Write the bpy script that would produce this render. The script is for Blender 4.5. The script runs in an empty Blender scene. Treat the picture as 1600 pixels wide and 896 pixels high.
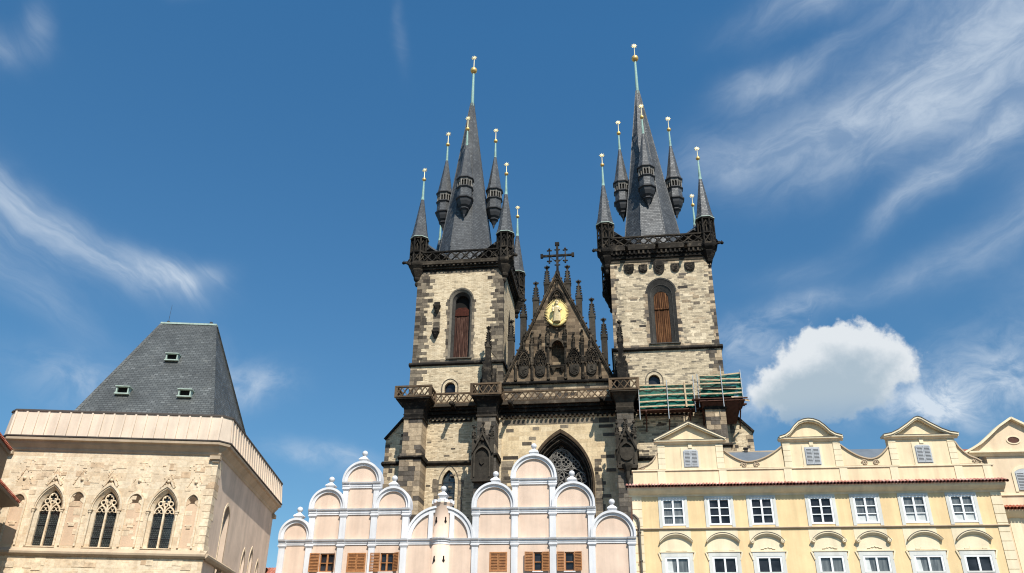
import bpy, math, random
from mathutils import Vector, Matrix
from mathutils.geometry import tessellate_polygon
random.seed(7)
PI = math.pi
S = bpy.context.scene
COL = S.collection
rad = math.radians

# ------------------------------------------------------------------ camera, light, exposure
SUN_AZ, SUN_EL = 160.0, 49.0           # azimuth clockwise from +Y
SUN_STRENGTH = 5.0
SKY_STRENGTH = 0.08
EXPOSURE = 0.34

cam = bpy.data.cameras.new('camera'); cam.sensor_width = 36; cam.lens = 1300/1600*36
cam.clip_end = 6000; cam.clip_start = 0.3
camo = bpy.data.objects.new('camera', cam); COL.objects.link(camo); S.camera = camo
pitch, roll = rad(27.0), rad(0.72)
fw = Vector((0, math.cos(pitch), math.sin(pitch))); u0 = Vector((0, -math.sin(pitch), math.cos(pitch))); r0 = Vector((1, 0, 0))
Rt = r0*math.cos(roll)+u0*math.sin(roll); Up = -r0*math.sin(roll)+u0*math.cos(roll)
M = Matrix((Rt, Up, -fw)).transposed().to_4x4(); M.translation = (0, 0, 1.6)
camo.matrix_world = M
S.cycles.pixel_filter_type = 'BLACKMAN_HARRIS'; S.cycles.filter_width = 1.15

sun = bpy.data.lights.new('sun', 'SUN'); sun.energy = SUN_STRENGTH; sun.angle = rad(0.5); sun.color = (1, 0.955, 0.88)
suno = bpy.data.objects.new('sun', sun); COL.objects.link(suno)
sd = Vector((math.sin(rad(SUN_AZ))*math.cos(rad(SUN_EL)), math.cos(rad(SUN_AZ))*math.cos(rad(SUN_EL)), math.sin(rad(SUN_EL))))
suno.rotation_euler = sd.to_track_quat('Z', 'Y').to_euler(); suno.location = sd*200

S.view_settings.view_transform = 'Standard'; S.view_settings.look = 'None'
S.view_settings.exposure = EXPOSURE; S.view_settings.gamma = 1; S.view_settings.use_curve_mapping = False


class NT:
    """small helper round a node tree"""
    def __init__(s, tree): s.t = tree; s.n = tree.nodes; s.l = tree.links
    def new(s, typ, **kw):
        n = s.n.new(typ)
        for k, v in kw.items(): setattr(n, k, v)
        return n
    def put(s, sock, v):
        if isinstance(v, bpy.types.NodeSocket): s.l.new(v, sock)
        elif v is not None: sock.default_value = v
    def math(s, op, a, b=None, c=None, clamp=False):
        n = s.new('ShaderNodeMath', operation=op); n.use_clamp = clamp
        for i, v in enumerate((a, b, c)): s.put(n.inputs[i], v) if v is not None else None
        return n.outputs[0]
    def vmath(s, op, a, b=None):
        n = s.new('ShaderNodeVectorMath', operation=op); s.put(n.inputs[0], a)
        if b is not None: s.put(n.inputs[1], b)
        return n.outputs[0]
    def mix(s, fac, a, b, typ='MIX'):
        n = s.new('ShaderNodeMix', data_type='RGBA', blend_type=typ); s.put(n.inputs[0], fac)
        s.put(n.inputs[6], a if isinstance(a, bpy.types.NodeSocket) else (*a, 1)); s.put(n.inputs[7], b if isinstance(b, bpy.types.NodeSocket) else (*b, 1))
        return n.outputs[2]
    def noise(s, vec, scale, detail=4, rough=.55, dist=0.0):
        n = s.new('ShaderNodeTexNoise'); s.put(n.inputs['Vector'], vec)
        n.inputs['Scale'].default_value = scale; n.inputs['Detail'].default_value = detail
        n.inputs['Roughness'].default_value = rough; n.inputs['Distortion'].default_value = dist
        return n.outputs[0], n.outputs[1]
    def ramp(s, fac, stops, interp='LINEAR'):
        n = s.new('ShaderNodeValToRGB'); r = n.color_ramp; r.interpolation = interp
        while len(r.elements) > 1: r.elements.remove(r.elements[-1])
        r.elements[0].position = stops[0][0]; r.elements[0].color = col4(stops[0][1])
        for p, c in stops[1:]:
            e = r.elements.new(p); e.color = col4(c)
        s.put(n.inputs[0], fac); return n.outputs[0]
    def maprange(s, v, a, b, c=0., d=1., smooth=False):
        n = s.new('ShaderNodeMapRange'); n.interpolation_type = 'SMOOTHSTEP' if smooth else 'LINEAR'
        s.put(n.inputs[0], v)
        for i, x in enumerate((a, b, c, d)): s.put(n.inputs[i+1], x)
        return n.outputs[0]


def col4(c):
    if isinstance(c, (int, float)): return (c, c, c, 1)
    return (c[0], c[1], c[2], 1)

# ------------------------------------------------------------------ sky and its clouds (world)
W = bpy.data.worlds.new('World'); S.world = W; W.use_nodes = True
w = NT(W.node_tree); w.n.clear()
sky = w.new('ShaderNodeTexSky', sky_type='NISHITA'); sky.sun_disc = False
sky.sun_elevation = rad(SUN_EL); sky.sun_rotation = rad(SUN_AZ); sky.altitude = 250; sky.air_density = 1.0; sky.dust_density = 0.6; sky.ozone_density = 1.6
tc = w.new('ShaderNodeTexCoord'); D = tc.outputs['Generated']
sep = w.new('ShaderNodeSeparateXYZ'); w.put(sep.inputs[0], D)
az = w.math('MULTIPLY', w.math('ARCTAN2', sep.outputs[0], sep.outputs[1]), 180/PI)
el = w.math('MULTIPLY', w.math('ARCSINE', sep.outputs[2]), 180/PI)
comb = w.new('ShaderNodeCombineXYZ'); w.put(comb.inputs[0], az); w.put(comb.inputs[1], el)
AE = comb.outputs[0]
_, warpc = w.noise(AE, 0.12, 4, .55)
warp = w.vmath('MULTIPLY', w.vmath('SUBTRACT', warpc, (0.5, 0.5, 0.5)), (3.6, 3.0, 0))
AEw = w.vmath('ADD', AE, warp)
_, warpc2 = w.noise(AE, 0.5, 5, .6)
AEc = w.vmath('ADD', AE, w.vmath('MULTIPLY', w.vmath('SUBTRACT', warpc2, (0.5, 0.5, 0.5)), (2.6, 2.6, 0)))


def split(v):
    n = w.new('ShaderNodeSeparateXYZ'); w.put(n.inputs[0], v); return n.outputs[0], n.outputs[1]


def ellipse(src, a0, e0, rx, ry, rot, amp=1.0, power=2.0):
    """soft elliptical patch of the sky, centre azimuth/elevation in degrees"""
    x, y = src; c, s_ = math.cos(rad(rot)), math.sin(rad(rot))
    dx = w.math('SUBTRACT', x, a0); dy = w.math('SUBTRACT', y, e0)
    u = w.math('ADD', w.math('MULTIPLY', dx, c/rx), w.math('MULTIPLY', dy, s_/rx))
    v = w.math('ADD', w.math('MULTIPLY', dx, -s_/ry), w.math('MULTIPLY', dy, c/ry))
    r2 = w.math('ADD', w.math('MULTIPLY', u, u), w.math('MULTIPLY', v, v))
    return w.math('MULTIPLY', w.math('EXPONENT', w.math('MULTIPLY', r2, -1.0)), amp)


def fibres(rot, sx, sy, scale, lo, hi):
    """streaky noise that runs along a direction"""
    m = w.new('ShaderNodeMapping'); m.inputs['Rotation'].default_value = (0, 0, rad(-rot)); w.put(m.inputs['Vector'], AEw)
    sc = w.vmath('MULTIPLY', m.outputs[0], (sx, sy, 1))
    f, _ = w.noise(sc, scale, 9, .64, .5)
    return w.maprange(f, lo, hi, 0, 1, True)


def total(vals):
    t = vals[0]
    for v in vals[1:]: t = w.math('ADD', t, v)
    return t


src = split(AEw); srcp = split(AE)
left = total([ellipse(src, *e) for e in [(-37.5, 28.9, 5.0, 1.3, -24, .75), (-33.8, 27.0, 4.2, .9, -32, .8), (-30.2, 25.9, 3.6, .8, -30, .75), (-27.0, 25.0, 2.8, .9, -14, .85), (-24.6, 24.75, 2.4, 1.0, 0, 1.25), (-22.8, 25.3, 1.5, .7, 32, .9),
    (-36.0, 25.4, 5.0, 1.6, -25, .45), (-32.0, 22.2, 4.2, .9, -22, .33), (-39, 35.8, 2.0, .9, 10, .45), (-37.2, 37.6, 1.2, .8, -60, .4), (-28.2, 42.2, 1.2, .5, 20, .4), (-10.4, 43.6, .5, 1.8, 15, .28)]])
low = total([ellipse(src, *e) for e in [(-29, 18.0, 3.0, 1.6, 0, .75), (-18.2, 19.2, 2.3, 1.2, 15, 1.0), (-20.5, 20.6, 2.4, 1.0, -40, .5), (-12.6, 15.0, 3.0, .75, -4, 1.1), (-8, 14.0, 4, 1.0, 0, .3)]])
right = total([ellipse(src, *e) for e in [(16.5, 34.6, 4.5, 1.7, 0, .65), (22, 34.6, 5.5, 2.2, 4, .75), (28.5, 35.4, 6.0, 2.5, 10, .85), (35, 37.3, 6.5, 3.2, 18, 1.0), (41, 38.5, 6, 4.5, 20, .9), (21.0, 38.9, 3.4, 1.1, 4, .9), (25.6, 39.6, 3.0, .8, 12, .6), (26, 43.2, 5.5, 1.2, 4, .85), (35, 42.4, 5, 1.5, 10, .7),
    (29.5, 29.7, 3.6, .75, 22, .8), (34.0, 31.6, 4.6, 1.0, 20, .8), (38, 33.0, 4.0, 1.4, 20, .7), (33.0, 34.0, 5.0, 1.5, 14, .5), (21.5, 26.5, 3.5, .8, 4, .3), (22, 25.0, 3.0, .7, 4, .45), (29, 25.4, 4.5, .8, 14, .5), (34.5, 26.2, 4.5, 1.1, 20, .6), (37, 23.2, 3, 1.6, 10, .55), (38.5, 29, 3, 2.0, 20, .5)]])
haze_low = total([ellipse(src, *e) for e in [(33, 18.4, 4.6, 2.2, 0, .95), (29.0, 16.9, 2.6, 1.6, 8, 1.9), (17.2, 22.4, 2.8, 1.3, 0, 1.0), (16.8, 19.0, 2.4, 1.4, 0, 1.1), (26, 17.0, 3.5, 1.0, 0, 1.0), (37, 18.6, 4, 2.6, 0, .9), (20.5, 24.2, 3, .8, 8, .6)]])
fl = fibres(-26, .20, 1.2, .6, .30, .72); fr = fibres(12, .30, .85, .55, .32, .72); fb = fibres(5, .6, .9, .55, .32, .70)
cirrus = w.math('ADD', w.math('ADD', w.math('MULTIPLY', left, w.math('ADD', w.math('MULTIPLY', fl, .55), .28)), w.math('MULTIPLY', right, w.math('ADD', w.math('MULTIPLY', fr, .44), .30))),
                w.math('ADD', w.math('MULTIPLY', low, w.math('ADD', w.math('MULTIPLY', fb, .6), .16)), w.math('MULTIPLY', haze_low, w.math('ADD', w.math('MULTIPLY', fb, .75), .12))))
cirrus = w.math('MULTIPLY', cirrus, .68, clamp=True)
# the one heaped cloud right of the church
srcc = split(AEc)
cu = total([ellipse(srcc, *e) for e in [(22.4, 20.0, 4.8, 2.7, 0, .80), (23.0, 22.0, 2.6, 1.6, 0, .62), (19.4, 19.2, 3.2, 1.6, 0, .5), (26.0, 20.4, 2.4, 1.7, 0, .5), (22, 18.0, 4.2, 1.3, 0, .4)]])
pn, _ = w.noise(AE, 0.75, 7, .55)
cud = w.maprange(w.math('ADD', cu, w.math('MULTIPLY', w.math('SUBTRACT', pn, .5), .6)), .40, .66, 0, 1, True)
cud = w.math('MULTIPLY', cud, w.maprange(srcp[1], 15.8, 18.8, .30, .95, True))
body, _ = w.noise(AE, .45, 5, .6)
shade = w.maprange(w.math('ADD', w.math('ADD', cu, w.math('MULTIPLY', w.math('SUBTRACT', 21.2, srcp[1]), .22)), w.math('MULTIPLY', w.math('SUBTRACT', body, .5), .9)), .85, 1.55, 0, 1, True)
cucol = w.mix(shade, (7.9, 8.3, 8.6), (4.3, 5.3, 6.1))

grad = w.mix(w.maprange(el, 12.0, 44.0), (.82, 1.05, 1.10), (.94, 1.40, 1.55))
tint = w.mix(1.0, sky.outputs[0], grad, 'MULTIPLY')
deep = w.new('ShaderNodeHueSaturation'); deep.inputs['Saturation'].default_value = 1.1; w.put(deep.inputs['Color'], tint)
base = deep.outputs[0]
c1 = w.mix(cirrus, base, (6.4, 7.3, 8.3))
c2 = w.mix(cud, c1, cucol)
bg = w.new('ShaderNodeBackground'); w.put(bg.inputs[0], c2); bg.inputs[1].default_value = SKY_STRENGTH
wo = w.new('ShaderNodeOutputWorld'); w.l.new(bg.outputs[0], wo.inputs[0])

# ------------------------------------------------------------------ materials
MATS = {}


def material(name, rough=.85, metal=0.0, spec=.3):
    m = bpy.data.materials.new(name); m.use_nodes = True; t = NT(m.node_tree)
    b = t.n['Principled BSDF']; b.inputs['Roughness'].default_value = rough; b.inputs['Metallic'].default_value = metal
    b.inputs['Specular IOR Level'].default_value = spec if rough < .8 else min(spec, .12)
    MATS[name] = m
    return m, t, b


def coords(t):
    tc = t.new('ShaderNodeTexCoord'); return tc.outputs['UV'], tc.outputs['Object']


def bump(t, b, h, strength=.4, dist=.03):
    n = t.new('ShaderNodeBump'); n.inputs['Strength'].default_value = strength; n.inputs['Distance'].default_value = dist
    t.put(n.inputs['Height'], h); t.l.new(n.outputs[0], b.inputs['Normal'])


def grime(t, ob, colr, lo=.72, hi=1.08, scale=.22, streak=True):
    """weathering: broad blotches and rain streaks"""
    f, _ = t.noise(ob, scale, 6, .62)
    v = t.maprange(f, .3, .68, lo, hi)
    if streak:
        st = t.vmath('MULTIPLY', ob, (1.6, 1.6, .12)); f2, _ = t.noise(st, .9, 5, .6)
        v = t.math('MULTIPLY', v, t.maprange(f2, .32, .6, .86, 1.04))
    n = t.new('ShaderNodeCombineXYZ')
    for i in range(3): t.put(n.inputs[i], v)
    return t.mix(1.0, colr, n.outputs[0], 'MULTIPLY')


def masonry(name, stops, bw, bh, mortar, msize=.012, distort=.03, lo=.72, hi=1.08, flecks=0.0, fleckcol=(.05, .045, .04), bstr=.5, offset=.5, squash=1.0, scale=.22, rough=.9):
    m, t, b = material(name, rough)
    uv, ob = coords(t)
    _, nc = t.noise(ob, 1.8, 3, .5)
    v = t.vmath('ADD', uv, t.vmath('MULTIPLY', t.vmath('SUBTRACT', nc, (.5, .5, .5)), (distort*2, distort, 0)))
    br = t.new('ShaderNodeTexBrick', offset=offset, squash=squash, squash_frequency=3); t.put(br.inputs['Vector'], v)
    br.inputs['Color1'].default_value = (0, 0, 0, 1); br.inputs['Color2'].default_value = (1, 1, 1, 1); br.inputs['Mortar'].default_value = (.5, .5, .5, 1)
    br.inputs['Scale'].default_value = 1; br.inputs['Mortar Size'].default_value = msize; br.inputs['Mortar Smooth'].default_value = .4
    br.inputs['Brick Width'].default_value = bw; br.inputs['Row Height'].default_value = bh
    c = t.ramp(br.outputs[0], stops)
    fn, _ = t.noise(ob, 5.5, 5, .65)
    c = t.mix(1.0, c, t.ramp(fn, [(.25, .74), (.75, 1.18)]), 'MULTIPLY')
    if flecks:
        st = t.vmath('MULTIPLY', ob, (1.0, 1.0, 2.6)); f2, _ = t.noise(st, 2.6, 6, .68)
        c = t.mix(t.maprange(f2, .56, .66, 0, flecks), c, fleckcol)
    c = t.mix(br.outputs[1], c, mortar)
    c = grime(t, ob, c, lo, hi, scale)
    t.put(b.inputs['Base Color'], c)
    h = t.math('ADD', t.math('MULTIPLY', br.outputs[1], -1.0), t.math('MULTIPLY', fn, .9))
    bump(t, b, h, bstr, .04)
    return m


def blockstone(name, stops, lo=.75, hi=1.1, rough=.9, nsc=4.0, bstr=.5, worn=None):
    """separate dressed blocks: each block has its own tone (face attribute rnd)"""
    m, t, b = material(name, rough)
    uv, ob = coords(t)
    a = t.new('ShaderNodeAttribute', attribute_name='rnd')
    c = t.ramp(a.outputs['Fac'], stops)
    fn, _ = t.noise(ob, nsc, 6, .65)
    c = t.mix(1.0, c, t.ramp(fn, [(.25, .62), (.75, 1.3)]), 'MULTIPLY')
    if worn:
        f2, _ = t.noise(ob, 1.6, 7, .72, .3); c = t.mix(t.maprange(f2, .54, .72, 0, .8), c, worn)
    c = grime(t, ob, c, lo, hi, .4)
    t.put(b.inputs['Base Color'], c); bump(t, b, fn, bstr, .05)
    return m


def plaster(name, colr, rough=.85, lo=.93, hi=1.04, spot=None, bstr=.15, scale=.5):
    m, t, b = material(name, rough)
    uv, ob = coords(t)
    fn, _ = t.noise(ob, 1.1, 8, .7)
    c = t.mix(t.maprange(fn, .35, .7, 0, 1), tuple(x*.95 for x in colr), tuple(min(1, x*1.05) for x in colr))
    if spot:
        f2, _ = t.noise(t.vmath('MULTIPLY', ob, (1.2, 1.2, .5)), .8, 7, .7, .4)
        c = t.mix(t.maprange(f2, .56, .78, 0, .55), c, spot)
    c = grime(t, ob, c, lo, hi, scale)
    t.put(b.inputs['Base Color'], c)
    f3, _ = t.noise(ob, 14, 5, .6); bump(t, b, f3, bstr, .02)
    return m


def plain(name, colr, rough=.5, metal=0, spec=.4, var=.12, sc=6.0):
    m, t, b = material(name, rough, metal, spec)
    uv, ob = coords(t)
    fn, _ = t.noise(ob, sc, 5, .65)
    c = t.mix(t.maprange(fn, .3, .7, 0, 1), tuple(x*(1-var) for x in colr), tuple(min(1, x*(1+var)) for x in colr))
    t.put(b.inputs['Base Color'], c)
    return m


def slate(name, c0, c1, bw, bh, rough=.5):
    m, t, b = material(name, rough, 0, .45)
    uv, ob = coords(t)
    br = t.new('ShaderNodeTexBrick', offset=.5); t.put(br.inputs['Vector'], uv)
    br.inputs['Color1'].default_value = (0, 0, 0, 1); br.inputs['Color2'].default_value = (1, 1, 1, 1); br.inputs['Mortar'].default_value = (0, 0, 0, 1)
    br.inputs['Scale'].default_value = 1; br.inputs['Mortar Size'].default_value = .018; br.inputs['Mortar Smooth'].default_value = .3
    br.inputs['Brick Width'].default_value = bw; br.inputs['Row Height'].default_value = bh
    c = t.ramp(br.outputs[0], [(0, c0), (.6, tuple((a+b_)/2 for a, b_ in zip(c0, c1))), (.93, c1), (1, tuple(min(1, x*1.3) for x in c1))])
    c = t.mix(br.outputs[1], c, tuple(x*.35 for x in c0))
    f3, _ = t.noise(ob, 2.2, 8, .72); c = t.mix(t.maprange(f3, .56, .74, 0, .45), c, (.17, .165, .14))
    c = grime(t, ob, c, .66, 1.22, .45)
    t.put(b.inputs['Base Color'], c)
    r_ = t.ramp(br.outputs[0], [(0, .62), (1, .42)]); t.put(b.inputs['Roughness'], r_)
    sepv = t.new('ShaderNodeSeparateXYZ'); t.put(sepv.inputs[0], uv)
    row = t.math('FRACT', t.math('DIVIDE', sepv.outputs[1], bh))
    h = t.math('ADD', t.math('MULTIPLY', row, -.6), t.math('MULTIPLY', br.outputs[0], .5))
    bump(t, b, h, .7, .03)
    return m


# church stone
masonry('rubble_pale', [(0, (.30, .24, .16)), (.07, (.50, .39, .25)), (.4, (.64, .51, .335)), (1, (.73, .60, .41))], .46, .135, (.47, .375, .25), .013, .028, .88, 1.07, .62, (.20, .16, .115))
masonry('rubble_mixed', [(0, (.19, .16, .12)), (.12, (.31, .255, .185)), (.22, (.47, .38, .255)), (.75, (.68, .555, .38)), (.88, (.62, .50, .335)), (1, (.42, .345, .245))], .52, .19, (.46, .375, .26), .015, .035, .80, 1.1, .70, (.15, .125, .095))
masonry('ashlar_cream', [(0, (.56, .42, .25)), (.1, (.63, .485, .295)), (.6, (.70, .545, .335)), (1, (.75, .60, .385))], 1.15, .46, (.56, .46, .32), .010, .01, .8, 1.06, .25, (.22, .19, .15), .25)
masonry('brown_ashlar', [(0, (.045, .034, .024)), (.35, (.115, .083, .054)), (.8, (.19, .137, .088)), (1, (.31, .23, .145))], .85, .40, (.23, .17, .11), .018, .02, .7, 1.15, .6, (.035, .03, .026))
blockstone('quoin_grey', [(0, (.055, .045, .036)), (.25, (.125, .102, .077)), (.75, (.215, .175, .128)), (1, (.31, .25, .175))])
blockstone('quoin_dark', [(0, (.045, .04, .035)), (.5, (.11, .095, .078)), (.85, (.19, .16, .125)), (1, (.38, .30, .21))])
blockstone('quoin_tan', [(0, (.06, .05, .042)), (.3, (.15, .125, .10)), (.5, (.33, .25, .165)), (1, (.55, .425, .28))])
blockstone('black_stone', [(0, (.011, .0095, .008)), (.6, (.022, .019, .016)), (1, (.060, .048, .035))], .55, 1.35, .85, 3.0, .8, (.125, .10, .072))
blockstone('soot_stone', [(0, (.030, .026, .021)), (1, (.075, .063, .048))], .6, 1.3, .88, 3.0, .7)
blockstone('brown_stone', [(0, (.065, .046, .030)), (1, (.19, .13, .08))], .7, 1.2)
blockstone('pale_blocks', [(0, (.42, .34, .235)), (.3, (.58, .47, .32)), (1, (.74, .615, .43))], .85, 1.08)
blockstone('surround_stone', [(0, (.11, .095, .075)), (1, (.23, .20, .155))], .7, 1.15)
blockstone('dark_surround', [(0, (.045, .042, .038)), (1, (.10, .092, .08))], .7, 1.15)
blockstone('gable_trim', [(0, (.014, .012, .009)), (.5, (.034, .027, .020)), (1, (.085, .065, .044))], .55, 1.4, .85, 3.5, .7, (.19, .145, .098))
blockstone('tracery_stone', [(0, (.16, .15, .135)), (1, (.26, .24, .21))], .7, 1.15)
slate('spire_slate', (.045, .048, .052), (.098, .10, .10), .34, .24)
slate('roof_slate', (.060, .065, .063), (.108, .112, .106), .30, .19)
plain('verdigris', (.20, .31, .265), .7, 0, .3, .25)
plain('pale_copper', (.34, .42, .36), .7, 0, .3, .2)
plain('gilt_star', (.95, .80, .45), .45, .25, .5, .05)
plain('dark_glazing', (.012, .012, .014), .55, 0, .3, .4)
plain('gold', (.90, .56, .17), .34, .55, .5, .08)
plain('gilt_relief', (.78, .60, .23), .5, .25, .5, .12)
plain('silver_figure', (.60, .49, .28), .5, .15, .5, .3, 9)
plain('void_and_shade', (.012, .011, .010), .9, 0, .1)  # unlit openings, and painted shade in the blind arches
plain('hollow_shade_brown', (.10, .065, .04), .9, 0, .1, .4, 9)  # painted shade for niche heads and gablet hollows
plain('dark_red_board', (.055, .017, .011), .85, 0, .1, .4, 5)
plain('iron_and_shade', (.03, .03, .032), .6)  # ironwork, and painted shade on the turret corbels
# wood
m, t, b = material('shutter_wood', .8)
uv, ob = coords(t); f, _ = t.noise(t.vmath('MULTIPLY', ob, (9, 9, .5)), 1.0, 6, .7)
c = t.ramp(f, [(.36, (.020, .010, .008)), (.52, (.075, .034, .024)), (.72, (.30, .175, .12))]); t.put(b.inputs['Base Color'], grime(t, ob, c, .7, 1.15, .7)); bump(t, b, f, .5, .03)
m, t, b = material('shutter_wood_warm', .8)
uv, ob = coords(t); f, _ = t.noise(t.vmath('MULTIPLY', ob, (9, 9, .5)), 1.0, 6, .7)
c = t.ramp(f, [(.36, (.035, .014, .007)), (.52, (.11, .046, .019)), (.74, (.33, .165, .07))]); t.put(b.inputs['Base Color'], grime(t, ob, c, .7, 1.15, .7)); bump(t, b, f, .5, .03)
plain('varnished_wood', (.38, .165, .060), .5, 0, .4, .3, 5)
plain('scaffold_plank', (.50, .38, .24), .8, 0, .3, .3, 4)
plain('rusty_board', (.11, .055, .04), .85, 0, .2, .3, 3)
plain('steel_tube', (.48, .50, .50), .45, .4)
# house colours
plaster('stone_bell', (.60, .46, .29), .9, .82, 1.07, (.40, .26, .14), .5, .3)
masonry('stone_house_ashlar', [(0, (.64, .485, .32)), (.3, (.72, .57, .395)), (1, (.77, .635, .455))], 1.05, .42, (.62, .47, .29), .007, .01, .86, 1.06, .55, (.52, .34, .175), .3)
blockstone('stone_house_blocks', [(0, (.58, .41, .26)), (.25, (.66, .505, .34)), (1, (.77, .625, .435))], .88, 1.08)
plaster('niche_infill', (.62, .44, .295), .9, .85, 1.08, (.50, .31, .18), .5)
plaster('side_plaster', (.66, .51, .39), .9, .85, 1.08, (.54, .40, .29), .3)
plaster('parapet_plaster', (.66, .535, .415), .9, .88, 1.05, (.52, .40, .30), .2)
plaster('cornice_stone', (.50, .385, .265), .9, .82, 1.08, (.40, .30, .22), .2)
plain('lead_and_shade', (.07, .055, .045), .6)  # leadwork, and painted shade on the corner house
plaster('pink_plaster', (.695, .525, .405), .9, .88, 1.03, (.62, .43, .315), .15)
plaster('white_stucco', (.695, .69, .695), .75, .88, 1.02, (.58, .56, .52), .1)
plaster('yellow_plaster', (.79, .58, .32), .9, .91, 1.03, (.71, .51, .27), .1)
plaster('cream_plaster', (.79, .625, .405), .9, .89, 1.03, (.71, .56, .35), .1)
plaster('cream_trim', (.79, .665, .46), .85, .92, 1.03, None, .1)
plaster('beige_plaster', (.72, .56, .385), .9, .93, 1.03, None, .1)
plaster('grey_surround', (.62, .61, .56), .85, .93, 1.03, None, .1)
plain('white_paint', (.80, .81, .80), .45, 0, .4, .03)
plain('grey_louvre', (.42, .43, .44), .7, 0, .3, .12)
plain('curtain', (.55, .56, .54), .9, 0, .2, .15, 1.5)
plain('dull_room', (.035, .036, .042), .8, 0, .3, .5, .9)
plain('zinc_roof', (.15, .17, .19), .5, .2, .4, .15, 1.0)
plain('pipe_metal', (.10, .09, .075), .55, .3)
blockstone('red_tile', [(0, (.30, .085, .05)), (.5, (.42, .14, .085)), (1, (.52, .22, .15))], .8, 1.1, .8)
blockstone('pink_tile', [(0, (.40, .17, .13)), (.5, (.52, .27, .22)), (1, (.62, .40, .35))], .8, 1.1, .8)
m, t, b = material('window_glass', .05, 0, .3)
uv, ob = coords(t); f, _ = t.noise(ob, .9, 3, .5); t.put(b.inputs['Base Color'], t.ramp(f, [(.35, (.008, .008, .011)), (.7, (.035, .038, .046))])); f2, _ = t.noise(ob, 1.3, 2, .5); bump(t, b, f2, .12, .05)
m, t, b = material('pale_glass', .08, 0, .6)
uv, ob = coords(t); f, _ = t.noise(t.vmath('MULTIPLY', ob, (3.5, 1, .4)), 1.2, 4, .6); t.put(b.inputs['Base Color'], t.ramp(f, [(.35, (.06, .065, .07)), (.7, (.19, .20, .195))]))
m, t, b = material('leaded_glass', .12, 0, .6)
uv, ob = coords(t)
br = t.new('ShaderNodeTexBrick', offset=.5); t.put(br.inputs['Vector'], uv); br.inputs['Scale'].default_value = 1; br.inputs['Brick Width'].default_value = .12; br.inputs['Row Height'].default_value = .10; br.inputs['Mortar Size'].default_value = .012
br.inputs['Color1'].default_value = (.03, .036, .035, 1); br.inputs['Color2'].default_value = (.06, .066, .062, 1); br.inputs['Mortar'].default_value = (.008, .008, .008, 1)
t.put(b.inputs['Base Color'], br.outputs[0]); bump(t, b, br.outputs[0], .5, .02)
m, t, b = material('netting', .8, 0, .2)
uv, ob = coords(t); f, _ = t.noise(t.vmath('MULTIPLY', ob, (1, 1, 2)), 1.5, 6, .65)
t.put(b.inputs['Base Color'], t.ramp(f, [(.3, (.006, .065, .048)), (.7, (.018, .16, .12))])); bump(t, b, f, .8, .12)
tr = t.new('ShaderNodeBsdfTransparent'); mxs = t.new('ShaderNodeMixShader'); mxs.inputs[0].default_value = .92
t.l.new(tr.outputs[0], mxs.inputs[1]); t.l.new(b.outputs[0], mxs.inputs[2]); t.l.new(mxs.outputs[0], t.n['Material Output'].inputs[0])
masonry('cobbles', [(0, (.08, .075, .07)), (1, (.17, .16, .15))], .16, .14, (.10, .095, .09), .014, .02, .8, 1.1, 0)


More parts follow.
